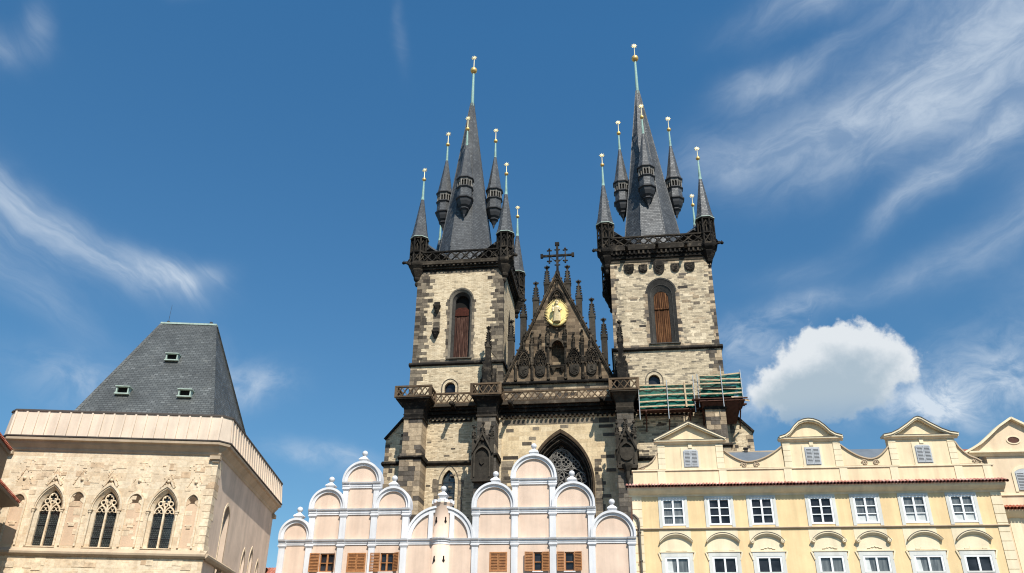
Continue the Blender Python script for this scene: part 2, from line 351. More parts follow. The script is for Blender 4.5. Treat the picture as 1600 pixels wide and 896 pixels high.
# ------------------------------------------------------------------ mesh builder
class MB:
    def __init__(s): s.v = []; s.f = []; s.r = []; s.s = []
    def add(s, vs, fs, rnd=None, smooth=False):
        o = len(s.v); s.v += [tuple(p) for p in vs]; r = random.random() if rnd is None else rnd
        for f in fs: s.f.append([o+i for i in f]); s.r.append(r); s.s.append(smooth)
        return s
    def box(s, x0, x1, y0, y1, z0, z1, rnd=None):
        vs = [(x, y, z) for x in (x0, x1) for y in (y0, y1) for z in (z0, z1)]
        return s.add(vs, [(0, 1, 3, 2), (4, 6, 7, 5), (0, 4, 5, 1), (2, 3, 7, 6), (0, 2, 6, 4), (1, 5, 7, 3)], rnd)
    def prism_y(s, poly, y0, y1, rnd=None, smooth=False):
        n = len(poly); vs = [(x, y0, z) for x, z in poly]+[(x, y1, z) for x, z in poly]
        tri = tessellate_polygon([[Vector((x, z, 0)) for x, z in poly]])
        r = random.random() if rnd is None else rnd
        s.add(vs, [tuple(t_) for t_ in tri]+[tuple(i+n for i in t_) for t_ in tri]+[], r)
        o = len(s.v)-2*n
        for i in range(n):
            j = (i+1) % n; s.f.append([o+i, o+j, o+n+j, o+n+i]); s.r.append(r); s.s.append(smooth)
        return s
    def prism_x(s, poly, x0, x1, rnd=None):        # poly of (y, z)
        n = len(poly); vs = [(x0, y, z) for y, z in poly]+[(x1, y, z) for y, z in poly]
        return s.add(vs, [tuple(range(n)), tuple(range(n, 2*n))]+[(i, (i+1) % n, n+(i+1) % n, n+i) for i in range(n)], rnd)
    def prism_z(s, poly, z0, z1, rnd=None, smooth=False):
        n = len(poly); vs = [(x, y, z0) for x, y in poly]+[(x, y, z1) for x, y in poly]
        s.add(vs, [tuple(range(n)), tuple(range(n, 2*n))]+[(i, (i+1) % n, n+(i+1) % n, n+i) for i in range(n)], rnd, smooth)
        return s
    def lathe(s, cx, cy, prof, n=8, phase=None, smooth=False, rnd=None, sy=1.0):
        ph = PI/n if phase is None else phase
        vs = []; fs = []
        for r_, z in prof:
            for k in range(n):
                a = ph+2*PI*k/n; vs.append((cx+r_*math.cos(a), cy+sy*r_*math.sin(a), z))
        for i in range(len(prof)-1):
            for k in range(n):
                k2 = (k+1) % n; fs.append((i*n+k, i*n+k2, (i+1)*n+k2, (i+1)*n+k))
        fs.append(tuple(range(n))); fs.append(tuple((len(prof)-1)*n+k for k in range(n)))
        return s.add(vs, fs, rnd, smooth)
    def sphere(s, c, r_, n=12, m_=8, rnd=None, sc=(1, 1, 1)):
        prof = [(max(1e-4, r_*math.sin(PI*i/m_)), -r_*math.cos(PI*i/m_)) for i in range(m_+1)]
        vs = []; fs = []
        for q, z in prof:
            for k in range(n):
                a = 2*PI*k/n; vs.append((c[0]+sc[0]*q*math.cos(a), c[1]+sc[1]*q*math.sin(a), c[2]+sc[2]*z))
        for i in range(m_):
            for k in range(n):
                k2 = (k+1) % n; fs.append((i*n+k, i*n+k2, (i+1)*n+k2, (i+1)*n+k))
        return s.add(vs, fs, rnd, True)
    def bar(s, p, q, a, b_, up=None, rnd=None):
        """bar of section a (sideways, in the p-q / up-normal plane) by b_ (along up)"""
        p = Vector(p); q = Vector(q); d = (q-p).normalized()
        u = Vector(up) if up else (Vector((0, 1, 0)) if abs(d.y) < .9 else Vector((1, 0, 0)))
        sd_ = d.cross(u).normalized(); u = sd_.cross(d).normalized()
        vs = [c_+sd_*(i*a/2)+u*(j*b_/2) for c_ in (p, q) for i, j in ((-1, -1), (1, -1), (1, 1), (-1, 1))]
        return s.add(vs, [(0, 1, 2, 3), (4, 5, 6, 7)]+[(i, (i+1) % 4, 4+(i+1) % 4, 4+i) for i in range(4)], rnd)
    def tube(s, path, r_, n=6, closed=False, rnd=None, smooth=True):
        pts = [Vector(p) for p in path]; N = len(pts); vs = []; fs = []
        for i, p in enumerate(pts):
            a = pts[(i-1) % N] if (closed or i > 0) else p; b_ = pts[(i+1) % N] if (closed or i < N-1) else p
            d = (b_-a).normalized(); u = Vector((0, 1, 0)) if abs(d.y) < .9 else Vector((1, 0, 0))
            e1 = d.cross(u).normalized(); e2 = e1.cross(d)
            for k in range(n):
                t_ = 2*PI*k/n; vs.append(p+e1*(r_*math.cos(t_))+e2*(r_*math.sin(t_)))
        for i in range(N if closed else N-1):
            j = (i+1) % N
            for k in range(n):
                k2 = (k+1) % n; fs.append((i*n+k, i*n+k2, j*n+k2, j*n+k))
        return s.add(vs, fs, rnd, smooth)
    def band(s, outer, inner, y0, y1, closed=False, rnd=None, y_in=None, smooth=False):
        """raised strip between two xz paths, front at y0, back at y1; y_in: front depth at the inner edge (splay)"""
        n = len(outer); yi = y0 if y_in is None else y_in
        vs = [(x, y0, z) for x, z in outer]+[(x, yi, z) for x, z in inner]+[(x, y1, z) for x, z in outer]+[(x, y1, z) for x, z in inner]
        fs = []
        for i in range(n if closed else n-1):
            j = (i+1) % n
            fs += [(i, j, n+j, n+i), (i, j, 2*n+j, 2*n+i), (n+i, n+j, 3*n+j, 3*n+i)]
        if not closed: fs += [(0, n, 3*n, 2*n), (n-1, 2*n-1, 4*n-1, 3*n-1)]
        return s.add(vs, fs, rnd, smooth)
    def wall(s, outer, holes, y, reveal=.4, edge=0.0, rnd=None):
        """flat wall in the plane y with openings; reveals go back into the wall"""
        loops = [outer]+holes
        tri = tessellate_polygon([[Vector((x, z, 0)) for x, z in L] for L in loops])
        flat = [(x, y, z) for L in loops for x, z in L]
        r = random.random() if rnd is None else rnd
        s.add(flat, [tuple(t_) for t_ in tri], r)
        for L, dp in [(h, reveal) for h in holes]+([(outer, edge)] if edge else []):
            n = len(L); vs = [(x, y, z) for x, z in L]+[(x, y+dp, z) for x, z in L]
            s.add(vs, [(i, (i+1) % n, n+(i+1) % n, n+i) for i in range(n)], r)
        return s
    def build(s, name, mat, parent=None, loc=(0, 0, 0)):
        me = bpy.data.meshes.new(name); me.from_pydata(s.v, [], s.f); me.update()
        uv = me.uv_layers.new(name='UVMap'); Z = Vector((0, 0, 1))
        for p in me.polygons:
            n = p.normal
            if abs(n.z) > .97: t_, b_ = Vector((1, 0, 0)), Vector((0, 1, 0))
            else: t_ = Z.cross(n).normalized(); b_ = n.cross(t_); 
            if b_.z < 0: b_ = -b_
            for li in p.loop_indices:
                c = me.vertices[me.loops[li].vertex_index].co; uv.data[li].uv = (c.dot(t_), c.dot(b_))
        a = me.attributes.new('rnd', 'FLOAT', 'FACE'); a.data.foreach_set('value', s.r)
        me.polygons.foreach_set('use_smooth', s.s)
        me.materials.append(MATS[mat])
        o = bpy.data.objects.new(name, me); COL.objects.link(o); o.location = loc
        if parent: o.parent = parent
        return o


def merge(o, mb, mat):
    """adds surface pattern (dressed blocks, patches) to an existing part, in its own material"""
    import bmesh
    t_ = mb.build('pattern', mat); me = o.data; n0 = len(me.polygons); k = len(me.materials)
    if mat in [m_.name for m_ in me.materials]: k = [m_.name for m_ in me.materials].index(mat)
    else: me.materials.append(MATS[mat])
    bm = bmesh.new(); bm.from_mesh(me); bm.from_mesh(t_.data); bm.faces.ensure_lookup_table()
    for f in bm.faces[n0:]: f.material_index = k
    bm.to_mesh(me); bm.free(); d = t_.data; bpy.data.objects.remove(t_); bpy.data.meshes.remove(d)


def inst(o, parent, loc=(0, 0, 0), rotz=0):
    c = o.copy(); COL.objects.link(c); c.parent = parent; c.location = loc; c.rotation_euler = (0, 0, rotz); return c


def thing(name, label, cat, loc=(0, 0, 0), rotz=0, group=None):
    o = bpy.data.objects.new(name, None); COL.objects.link(o); o.location = loc; o.rotation_euler = (0, 0, rad(rotz))
    o['label'] = label; o['category'] = cat; o.empty_display_size = 1
    if group: o['group'] = group
    return o


def arch(x0, x1, zs, za, n=10, z0=None):
    """pointed / round / segmental arch path from left spring to right spring (with jambs down to z0)"""
    a = (x1-x0)/2; h = za-zs; xm = (x0+x1)/2; L = []
    if h >= a*1.02:
        R = (a*a+h*h)/(2*a); cx = x0+R; t1 = math.atan2(h, a-R)
        L = [(cx+R*math.cos(PI+(t1-PI)*i/n), zs+R*math.sin(PI+(t1-PI)*i/n)) for i in range(n+1)]
        L[-1] = (xm, za)
    else:
        R = (a*a+h*h)/(2*h); cz = za-R; t0 = math.atan2(zs-cz, -a)
        L = [(xm+R*math.cos(t0+(PI/2-t0)*i/n), cz+R*math.sin(t0+(PI/2-t0)*i/n)) for i in range(n+1)]
    full = L+[(2*xm-x, z) for x, z in L[:-1][::-1]]
    if z0 is not None: full = [(x0, z0)]+full+[(x1, z0)]
    return full


def round_arch(x0, x1, zs, za, n=12):
    """semicircular (stilted) or flattened elliptical arch"""
    a = (x1-x0)/2; xm = (x0+x1)/2; b_ = min(a, za-zs); z0 = za-b_; L = [(x0, zs)] if z0 > zs+.01 else []
    L += [(xm-a*math.cos(PI*i/(2*n)), z0+b_*math.sin(PI*i/(2*n))) for i in range(2*n+1)]
    if z0 > zs+.01: L.append((x1, zs))
    return L


def scroll(mb, cx, cz, r0_, y, turns=1.6, t=.05, sgn=1, n=26):
    pts = []
    for i in range(n+1):
        a = 2*PI*turns*i/n; r_ = r0_*(1-.82*i/n); pts.append((cx+sgn*r_*math.cos(a), y, cz+r_*math.sin(a)))
    mb.tube(pts, t, 6)


def lattice(mb, p, q, z0, z1, n, t=.10, dep=.14, rail=.16, post=.2, foil=False):
    """pierced stone balustrade between two plan points"""
    p = Vector((*p, 0)); q = Vector((*q, 0)); d = q-p; nrm = Vector((-d.y, d.x, 0)).normalized(); Z = Vector((0, 0, 1))
    at = lambda f, z: p+d*f+Z*z
    mb.bar(at(0, z0+rail/2), at(1, z0+rail/2), rail, dep*1.35, nrm); mb.bar(at(0, z1-rail/2), at(1, z1-rail/2), rail, dep*1.6, nrm)
    a, b_ = z0+rail, z1-rail
    for i in range(n):
        f0, f1 = i/n, (i+1)/n
        mb.bar(at(f0, a), at(f1, b_), t, dep, nrm); mb.bar(at(f0, b_), at(f1, a), t, dep*.94, nrm)
        if foil:
            fm = (f0+f1)/2; zm = (a+b_)/2; rr = (b_-a)*.24
            pts = [p+d*fm+d.normalized()*(rr*math.cos(k*PI/4))+Z*(zm+rr*math.sin(k*PI/4)) for k in range(8)]
            mb.tube(pts, t*.42, 4, True)
            for zc in (a+.02, b_-.02):
                mb.sphere(at(f0, zc), t*1.1, 6, 4); mb.sphere(at(fm, zc), t*1.0, 6, 4)
    for f in (0, 1): mb.bar(at(f, z0), at(f, z1), post, dep*1.3, nrm)


def pinnacle(mb, x, y, z0, zs, zt, w_=.62, crk=True):
    """square shaft, gablets, crocketed spirelet and finial"""
    h = w_/2
    mb.box(x-h, x+h, y-h, y+h, z0, zs)
    mb.box(x-h*1.18, x+h*1.18, y-h*1.18, y+h*1.18, zs-.06, zs+.08)
    for s_ in (-1, 1):
        mb.prism_y([(x-h, zs+.08), (x+h, zs+.08), (x, zs+.75*w_+.2)], y+s_*h*1.05-.04, y+s_*h*1.05+.04)
        mb.prism_x([(y-h, zs+.08), (y+h, zs+.08), (y, zs+.75*w_+.2)], x+s_*h*1.05-.04, x+s_*h*1.05+.04)
    H = zt-zs
    mb.lathe(x, y, [(h*1.15, zs+.08), (h*.38, zt-.42)], 4, PI/4)
    mb.lathe(x, y, [(h*.3, zt-.46), (h*.62, zt-.38), (h*.34, zt-.30), (h*.3, zt-.2), (h*.5, zt-.1), (h*.1, zt)], 8, 0)
    mb.box(x-h*.95, x+h*.95, y-.08, y+.08, zt-.28, zt-.1); mb.box(x-.08, x+.08, y-h*.95, y+h*.95, zt-.28, zt-.1)
    if crk:
        n = max(3, int((H-.5)/.34))
        for i in range(n):
            z = zs+.28+(H-.85)*i/n; r_ = h*(1.12-.74*(z-zs)/(H-.4))+.03
            for k in range(4):
                a = PI/4+k*PI/2; px, py = x+r_*1.2*math.cos(a), y+r_*1.2*math.sin(a)
                mb.sphere((px, py, z), .05+.16*h, 5, 4, None, (1.15, 1.15, .7))


def shield(mb, cx, zc, w_, h, y0, y1):
    poly = [(-.5, .5), (.5, .5), (.5, -.05), (.42, -.28), (.22, -.44), (0, -.5), (-.22, -.44), (-.42, -.28), (-.5, -.05)]
    mb.prism_y([(cx+w_*x, zc+h*z) for x, z in poly], y0, y1)


def star_poly(r_, q, n=8, c=(0, 0)):
    return [(c[0]+(r_ if i % 2 == 0 else q)*math.sin(PI*i/n), c[1]+(r_ if i % 2 == 0 else q)*math.cos(PI*i/n)) for i in range(2*n)]

# ------------------------------------------------------------------ ground
g = MB(); g.add([(-3000, -3000, 0), (3000, -3000, 0), (3000, 3000, 0), (-3000, 3000, 0)], [(0, 1, 2, 3)])
go = g.build('ground', 'cobbles'); go['kind'] = 'structure'

# ==================================================================== CHURCH
ch = thing('gothic_church', 'twin-towered black and cream gothic church with slate spires and golden balls', 'church', (4.918, 84, 0), -8.0)


def quoins(mb, xc, sx, y, z0, z1, wmin=.55, wmax=1.35, hmin=.28, hmax=.5, proud=.018, sidey=0, ret=.6):
    """dressed corner blocks along an edge at xc; sx = direction in which they run"""
    z = z0; k = 0
    while z < z1-.1:
        h = min(random.uniform(hmin, hmax), z1-z); L = random.uniform(wmin, wmax)*(1.0 if k % 2 else .72)
        x0 = 0; parts = [L] if L < .8 and random.random() < .7 else ([L*.55, L*.45] if L < 1.4 else [L*.3, L*.4, L*.3])
        for wd in parts:
            a, b_ = xc+sx*x0, xc+sx*(x0+wd-.02)
            lo_, hi_ = min(a, b_), max(a, b_)
            pr = proud+random.uniform(0, .012)
            if x0 == 0 and sidey: mb.box(lo_-(pr if sx > 0 else 0), hi_+(pr if sx < 0 else 0), y-pr, y+random.uniform(.4, 1.1), z+.012, z+h-.012)
            else: mb.box(lo_, hi_, y-pr, y+.1, z+.012, z+h-.012)
            x0 += wd
        z += h; k += 1


def course(mb, x0, x1, y, z, h, proud=.02, bmin=.5, bmax=1.1):
    x = x0
    while x < x1-.05:
        w_ = min(random.uniform(bmin, bmax), x1-x); mb.box(x, x+w_-.025, y-proud-random.uniform(0, .01), y+.1, z, z+h); x += w_


def jamb_blocks(mb, path, y, wmin=.22, wmax=.5, proud=.012, step=.42):
    """blocks that ring an opening outside its surround"""
    (xl, z0), (xr, z1) = path[0], path[-1]
    for x, sg in ((xl, -1), (xr, 1)):
        z = z0
        while z < path[1][1]:
            h = random.uniform(.3, .48); L = random.uniform(wmin, wmax); a, b_ = sorted((x, x+sg*L)); mb.box(a, b_, y-proud-random.uniform(0, .01), y+.1, z+.01, z+h-.01); z += h


def tower(x0, x1, dep, zstr, ztop, win, zg0, zg1, low_c, mat, nfoil, rich):
    xi0, xi1, sill, spring, apex, xo0, xo1, oapex = win
    body = MB()
    spo = oapex-(xo1-xo0)/2*1.06; spi = apex-(xi1-xi0)/2*1.08
    hole = arch(xo0, xo1, spo, oapex, 8, sill-.35)
    lowwin = arch(low_c-.6, low_c+.6, 32.75, 33.4, 6, 31.9)
    body.wall([(x0, zstr), (x1, zstr), (x1, ztop), (x0, ztop)], [hole], 0, .25)
    body.wall([(x0-.1, 0), (x1+.1, 0), (x1+.1, zstr), (x0-.1, zstr)], [lowwin]+EXTRA_HOLES.get(x0, []), -.1, .45)
    for xx, s_ in ((x0, -1), (x1, 1)):
        body.add([(xx, 0, zstr), (xx, dep, zstr), (xx, dep, ztop), (xx, 0, ztop)], [(0, 1, 2, 3)])
        body.add([(xx+s_*.1, -.1, 0), (xx+s_*.1, dep, 0), (xx+s_*.1, dep, zstr), (xx+s_*.1, -.1, zstr)], [(0, 1, 2, 3)])
    body.add([(x0, dep, 0), (x1, dep, 0), (x1, dep, ztop), (x0, dep, ztop)], [(0, 1, 2, 3)])
    body.add([(x0-.1, -.1, zstr), (x1+.1, -.1, zstr), (x1+.1, dep, zstr), (x0-.1, dep, zstr)], [(0, 1, 2, 3)])
    tw = body.build('tower', mat, ch)
    q = MB()
    wq = (.45, .95) if rich else (1.0, 2.1)
    quoins(q, x0, 1, 0, zstr+.2, ztop-.6, *wq, sidey=1); quoins(q, x1, -1, 0, zstr+.2, ztop-.6, *wq, sidey=1)
    quoins(q, x0-.1, 1, -.1, 30.6, zstr-.2, 1.0, 2.0, sidey=1); quoins(q, x1+.1, -1, -.1, 30.6, zstr-.2, 1.0, 2.0, sidey=1)
    course(q, x0+.5, x1-.5, 0, ztop-.62, .38); course(q, x0+.9, x1-.9, 0, zstr+.2, .34)
    jamb_blocks(q, hole, 0)
    if rich:
        pb = MB()
        for _ in range(75):
            xx = random.uniform(x0+.3, x1-1.9); zz = zstr+.5+.4*int(random.uniform(0, (ztop-zstr-1.6)/.4)); w_ = random.uniform(.6, 1.5)
            if xx+w_ < xo0-.3 or xx > xo1+.3: pb.box(xx, xx+w_, -.010-random.uniform(0, .006), .1, zz+.012, zz+.388)
        merge(tw, pb, 'pale_blocks')
        for _ in range(48):
            xx = random.uniform(x0+.8, x1-2); zz = random.uniform(zstr+.6, ztop-1.2); w_ = random.uniform(.35, 1.1)
            if xx+w_ < xo0-.3 or xx > xo1+.3: q.box(xx, xx+w_, -.012-random.uniform(0, .008), .1, zz, zz+random.uniform(.2, .38))
    merge(tw, q, 'quoin_tan' if rich else 'quoin_grey')
    st = MB()
    st.prism_x([(-.38, zstr-.08), (-.38, zstr+.05), (-.05, zstr+.3), (dep+.2, zstr+.3), (dep+.2, zstr-.2), (-.2, zstr-.2)], x0-.3, x1+.3)
    st.build('string_course', 'black_stone', tw)
    # window surround, splayed, and boarded shutter
    su = MB()
    n_ = 8
    mid = arch((xo0*.55+xi0*.45), (xo1*.55+xi1*.45), spo*.55+spi*.45, oapex*.55+apex*.45, n_, sill-.15)
    inn = arch(xi0, xi1, spi, apex, n_, sill)
    out = arch(xo0+.003, xo1-.003, spo, oapex-.003, n_, sill-.347)
    su.band(out, mid, -.03, .3, y_in=.14); mo = MB(); mo.band(mid, inn, .16, .8, y_in=.5); mo.tube([(x, .2, z) for x, z in mid], .07, 6); mo.build('window_moulding', 'dark_surround', tw)
    lab = arch(xo0-.16, xo1+.16, spo, oapex+.2, n_); lab2 = arch(xo0, xo1, spo, oapex, n_)
    su.band(lab, lab2, -.055, .1)
    su.prism_x([(-.2, sill-.38), (-.2, sill-.27), (.5, sill+.02), (.5, sill-.38)], xo0-.15, xo1+.15)
    su.build('window_surround', 'dark_surround' if rich else 'surround_stone', tw)
    return tw, body, inn


EXTRA_HOLES = {-16.05: [arch(-12.0, -10.6, 22.35, 23.75, 8, 18.2)]}
WL = (-11.55, -9.95, 36.5, 42.95, 44.15, -12.08, -9.5, 44.72)
WR = (10.88, 12.5, 37.25, 42.35, 43.44, 10.22, 13.26, 44.72)
towL, _, innL = tower(-16.05, -5.95, 10.2, 35.55, 47.5, WL, 48.15, 49.5, -11.62, 'rubble_pale', 9, False)
towR, _, innR = tower(6.28, 17.42, 10.6, 36.3, 47.3, WR, 48.9, 50.05, 10.3, 'rubble_mixed', 9, True)

# shutters: left one stops short of the arch head, with a dark gap above
sh = MB(); xs = [-11.55+i*(1.6/8) for i in range(9)]
for i in range(8): sh.box(xs[i]+.02, xs[i+1]-.02, .5+random.uniform(0, .08), .64, 36.52, 41.6)
sh.build('boarded_shutter', 'shutter_wood', towL)
sh = MB(); sh.prism_y([(-11.53, 41.68), (-9.97, 41.68), (-9.97, 42.3), (-10.3, 42.62), (-11.2, 42.62), (-11.53, 42.3)], .53, .62); sh.box(-11.55, -9.95, .44, .6, 41.55, 41.72)
o = sh.build('shutter_head', 'dark_red_board', towL)
vb = MB(); vb.box(-11.7, -9.8, .9, .95, 36.3, 44.3); vb.build('dark_interior', 'void_and_shade', towL); vb = MB(); vb.box(10.8, 12.6, .9, .95, 37.2, 43.6); vb.build('dark_interior', 'void_and_shade', towR)
sh = MB()
n = 8
for i in range(n):
    a, b_ = 10.88+i*1.62/n, 10.88+(i+1)*1.62/n
    tp = lambda x: 42.5+.94*math.sqrt(max(0.02, 1-((x-11.69)/.81)**2))*.97
    sh.prism_y([(a+.02, 37.27), (b_-.02, 37.27), (b_-.02, tp(b_-.03)), (a+.02, tp(a+.03))], .5+random.uniform(0, .08), .64)
sh.box(10.9, 12.48, .42, .52, 41.2, 41.36)
sh.build('boarded_shutter', 'shutter_wood_warm', towR)
# dark lancet on the inward side of the left tower
s2 = MB(); s2.prism_x([(4.2, 37), (5.8, 37), (5.8, 42.5), (5.0, 44.2), (4.2, 42.5)], -5.99, -5.93); s2.build('side_lancet', 'void_and_shade', towL)
# low round-headed windows just above the balcony
for tw, c in ((towL, -11.62), (towR, 10.3)):
    p = MB(); p.band(arch(c-.95, c+.95, 32.75, 33.8, 8, 31.0), arch(c-.6, c+.6, 32.75, 33.4, 8, 31.0), -.15, .3, y_in=.0); p.build('low_window_arch', 'surround_stone', tw)
    p = MB(); p.box(c-.7, c+.7, .3, .33, 31.0, 33.6); p.build('low_window_glass', 'window_glass', tw)
# lancet of the left bay
p = MB(); p.band(arch(-12.4, -10.2, 22.35, 24.3, 8, 18), arch(-12.0, -10.6, 22.35, 23.75, 8, 18), -.14, .3, y_in=.02); p.build('lancet_surround', 'surround_stone', towL)
p = MB(); p.box(-12.1, -10.5, .28, .3, 18, 24); p.build('lancet_glass', 'leaded_glass', towL)
p = MB(); p.box(-11.32, -11.27, .2, .27, 18, 23.7)
for z in (19.2, 20.3, 21.4, 22.5): p.box(-12.0, -10.6, .22, .26, z, z+.04)
p.build('glazing_bar', 'iron_and_shade', towL)
# consoles on the left tower's face
p = MB()
for zc, xx in ((42.2, -13.55), (39.0, -13.55)):
    p.box(xx-.4, xx+.4, -.55, .05, zc+.35, zc+.55); p.lathe(xx, -.25, [(.05, zc-.5), (.22, zc-.2), (.3, zc), (.42, zc+.35)], 8); p.sphere((xx, -.4, zc+.1), .2, 6, 5)
    p.prism_x([(0.02, zc+.55), (-.5, zc+.55), (-.35, zc+.9), (0.02, zc+1.0)], xx-.3, xx+.3); p.build('stone_console', 'black_stone', towL); p = MB()
p = MB(); z = 39.4
while z < 42: p.box(-13.95+random.uniform(-.05, .05), -13.15+random.uniform(-.05, .05), -.014, .05, z, z+.42); z += .44
merge(towL, p, 'quoin_grey')
# arms on the right tower
p = MB()
for cx, zt, zb, w_ in ((8.37, 46.75, 45.55, 1.1), (9.95, 46.58, 45.6, .95), (11.72, 47.05, 45.3, 1.2), (13.5, 46.55, 45.5, .95), (15.1, 46.6, 45.5, 1.1)):
    p = MB(); shield(p, cx, (zt+zb)/2, w_, zt-zb, -.16, .02)
    shield(p, cx, (zt+zb)/2, w_*.8, (zt-zb)*.8, -.2, -.1)
    zc = (zt+zb)/2
    for k in range(7): p.box(cx-w_*.3+random.uniform(0, w_*.4), cx-w_*.1+random.uniform(0, w_*.4), -.25, -.15, zc-(zt-zb)*.3+k*.12, zc-(zt-zb)*.3+k*.12+.07)
    p.build('coat_of_arms', 'black_stone', towR)


def gallery(x0, x1, dep, z0, zb, zt, tw, n, gargoyles):
    c = MB(); H = zb-z0
    for i, (f, pr) in enumerate(((0, .10), (.22, .26), (.45, .40), (.72, .62))):
        f2 = (.22, .45, .72, 1.0)[i]
        c.box(x0-pr, x1+pr, -pr, dep+pr, z0+H*f, z0+H*f2-.015)
    k = int((x1-x0)/.5)
    for i in range(k): xx = x0+(i+.5)*(x1-x0)/k; c.box(xx-.1, xx+.1, -.55, -.3, z0+H*.47, z0+H*.7)
    c.build('gallery_cornice', 'black_stone' if not gargoyles else 'black_stone', tw)
    b_ = MB(); pr = .52
    cor = [(x0-pr, -pr), (x1+pr, -pr), (x1+pr, dep+pr), (x0-pr, dep+pr)]
    for i in range(4): lattice(b_, cor[i], cor[(i+1) % 4], zb, zt, n, .11, .16, .17, .25, True)
    b_.build('gallery_balustrade', 'black_stone', tw)
    fl = MB(); fl.box(x0-.3, x1+.3, -.3, dep+.3, zb-.1, zb+.02); fl.build('gallery_floor', 'soot_stone', tw)


gallery(-16.05, -5.95, 10.2, 47.2, 48.15, 49.6, towL, 10, False)
gallery(6.28, 17.42, 10.6, 47.0, 48.85, 50.1, towR, 11, True)


def gargoyle(p, d, L=.85, r_=.17):
    m_ = MB(); p = Vector(p); d = Vector(d).normalized(); pts = [p+d*(L*t_)+Vector((0, 0, .18*math.sin(t_*PI)))for t_ in (0, .25, .5, .75, 1)]
    for i in range(4): m_.bar(pts[i], pts[i+1], r_*2.1-(i*.05), r_*2-(i*.04), (0, 0, 1))
    m_.sphere(pts[4]+Vector((0, 0, .02)), r_*1.15, 7, 6)
    s_ = d.cross(Vector((0, 0, 1)))
    for k in (-1, 1): m_.bar(pts[2]+s_*(k*.12), pts[2]+s_*(k*.3)+Vector((0, 0, .34))-d*.15, .12, .08, (0, 0, 1)); m_.bar(pts[4]+s_*(k*.08), pts[4]+s_*(k*.14)+Vector((0, 0, .26)), .07, .07, (0, 1, 0))
    return m_


for tw, pts in ((towL, [((-16.9, -.6, 47.95), (-1, -.55, .1)), ((-5.2, -.7, 48.2), (1, -.35, .1))]),
                (towR, [((5.3, -.6, 48.3), (-1, -.3, .05)), ((18.0, -.5, 48.45), (1, -.2, .12)), ((8.2, -.75, 48.2), (0, -1, .05)), ((11.6, -.75, 48.3), (0, -1, .1)), ((14.8, -.75, 48.2), (0, -1, .05))])):
    for p, d in pts: gargoyle(p, d).build('gargoyle', 'black_stone', tw)

# ---- spires
BALL = MB().sphere((0, 0, 0), 1.0, 16, 10)
star_m = MB().prism_y(star_poly(.40, .17), -.05, .05)


def golden_top(parent, x, y, zb, rb, zs, ss, first=[None]):
    """ball, rod and star of gilt metal"""
    m_ = MB(); m_.sphere((x, y, zb), rb*1.12, 16, 12); m_.lathe(x, y, [(rb*.45, zb-rb*1.1), (rb*.45, zb-rb*.8)], 10)
    m_.build('gold_ball', 'gold', parent)
    m_ = MB(); m_.lathe(x, y, [(.055, zb+rb*.9), (.035, zs-.25*ss)], 6)
    m_.prism_y(star_poly(.42*ss, .17*ss, 8, (x, zs)), y-.05, y+.05); m_.prism_y(star_poly(.2*ss, .1*ss, 8, (x, zs)), y-.09, y+.09)
    m_.build('gold_star', 'gilt_star', parent)


def spire(cx, cy, zbase, rbase, ax, zap, zball, zst):
    m_ = MB(); n = 8; vs = []
    rows = [(rbase+.32, zbase-2.6), (rbase, zbase), (rbase*.665, zbase+(zap-zbase)*.35), (.22, zap)]
    for r_, z in rows:
        f = max(0, (z-zbase)/(zap-zbase)); ox = cx+(ax-cx)*f
        for k in range(n): a = PI/8+2*PI*k/n; vs.append((ox+r_*math.cos(a), cy+r_*math.sin(a), z))
    fs = []
    for i in range(len(rows)-1):
        for k in range(n): k2 = (k+1) % n; fs.append((i*n+k, i*n+k2, (i+1)*n+k2, (i+1)*n+k))
    m_.add(vs, fs); sp = m_.build('spire', 'spire_slate', ch)
    r_ = MB()
    for k in range(n):
        for i in range(1, 3): r_.bar(vs[i*n+k], vs[(i+1)*n+k], .13, .1)
    r_.build('ridge_slates', 'spire_slate', sp)
    f = MB(); f.lathe(ax, cy, [(.30, zap-.5), (.30, zap-.3), (.22, zap+.2), (.13, zball-.45)], 10, None, True); f.build('copper_finial', 'verdigris', sp)
    golden_top(sp, ax, cy, zball, .43, zst, 1.05)
    return sp


spL = spire(-11.45, 5.05, 51.6, 3.5, -11.5, 75.9, 81.8, 84.1)
spR = spire(11.45, 5.3, 52.4, 3.55, 10.98, 76.0, 81.75, 84.0)


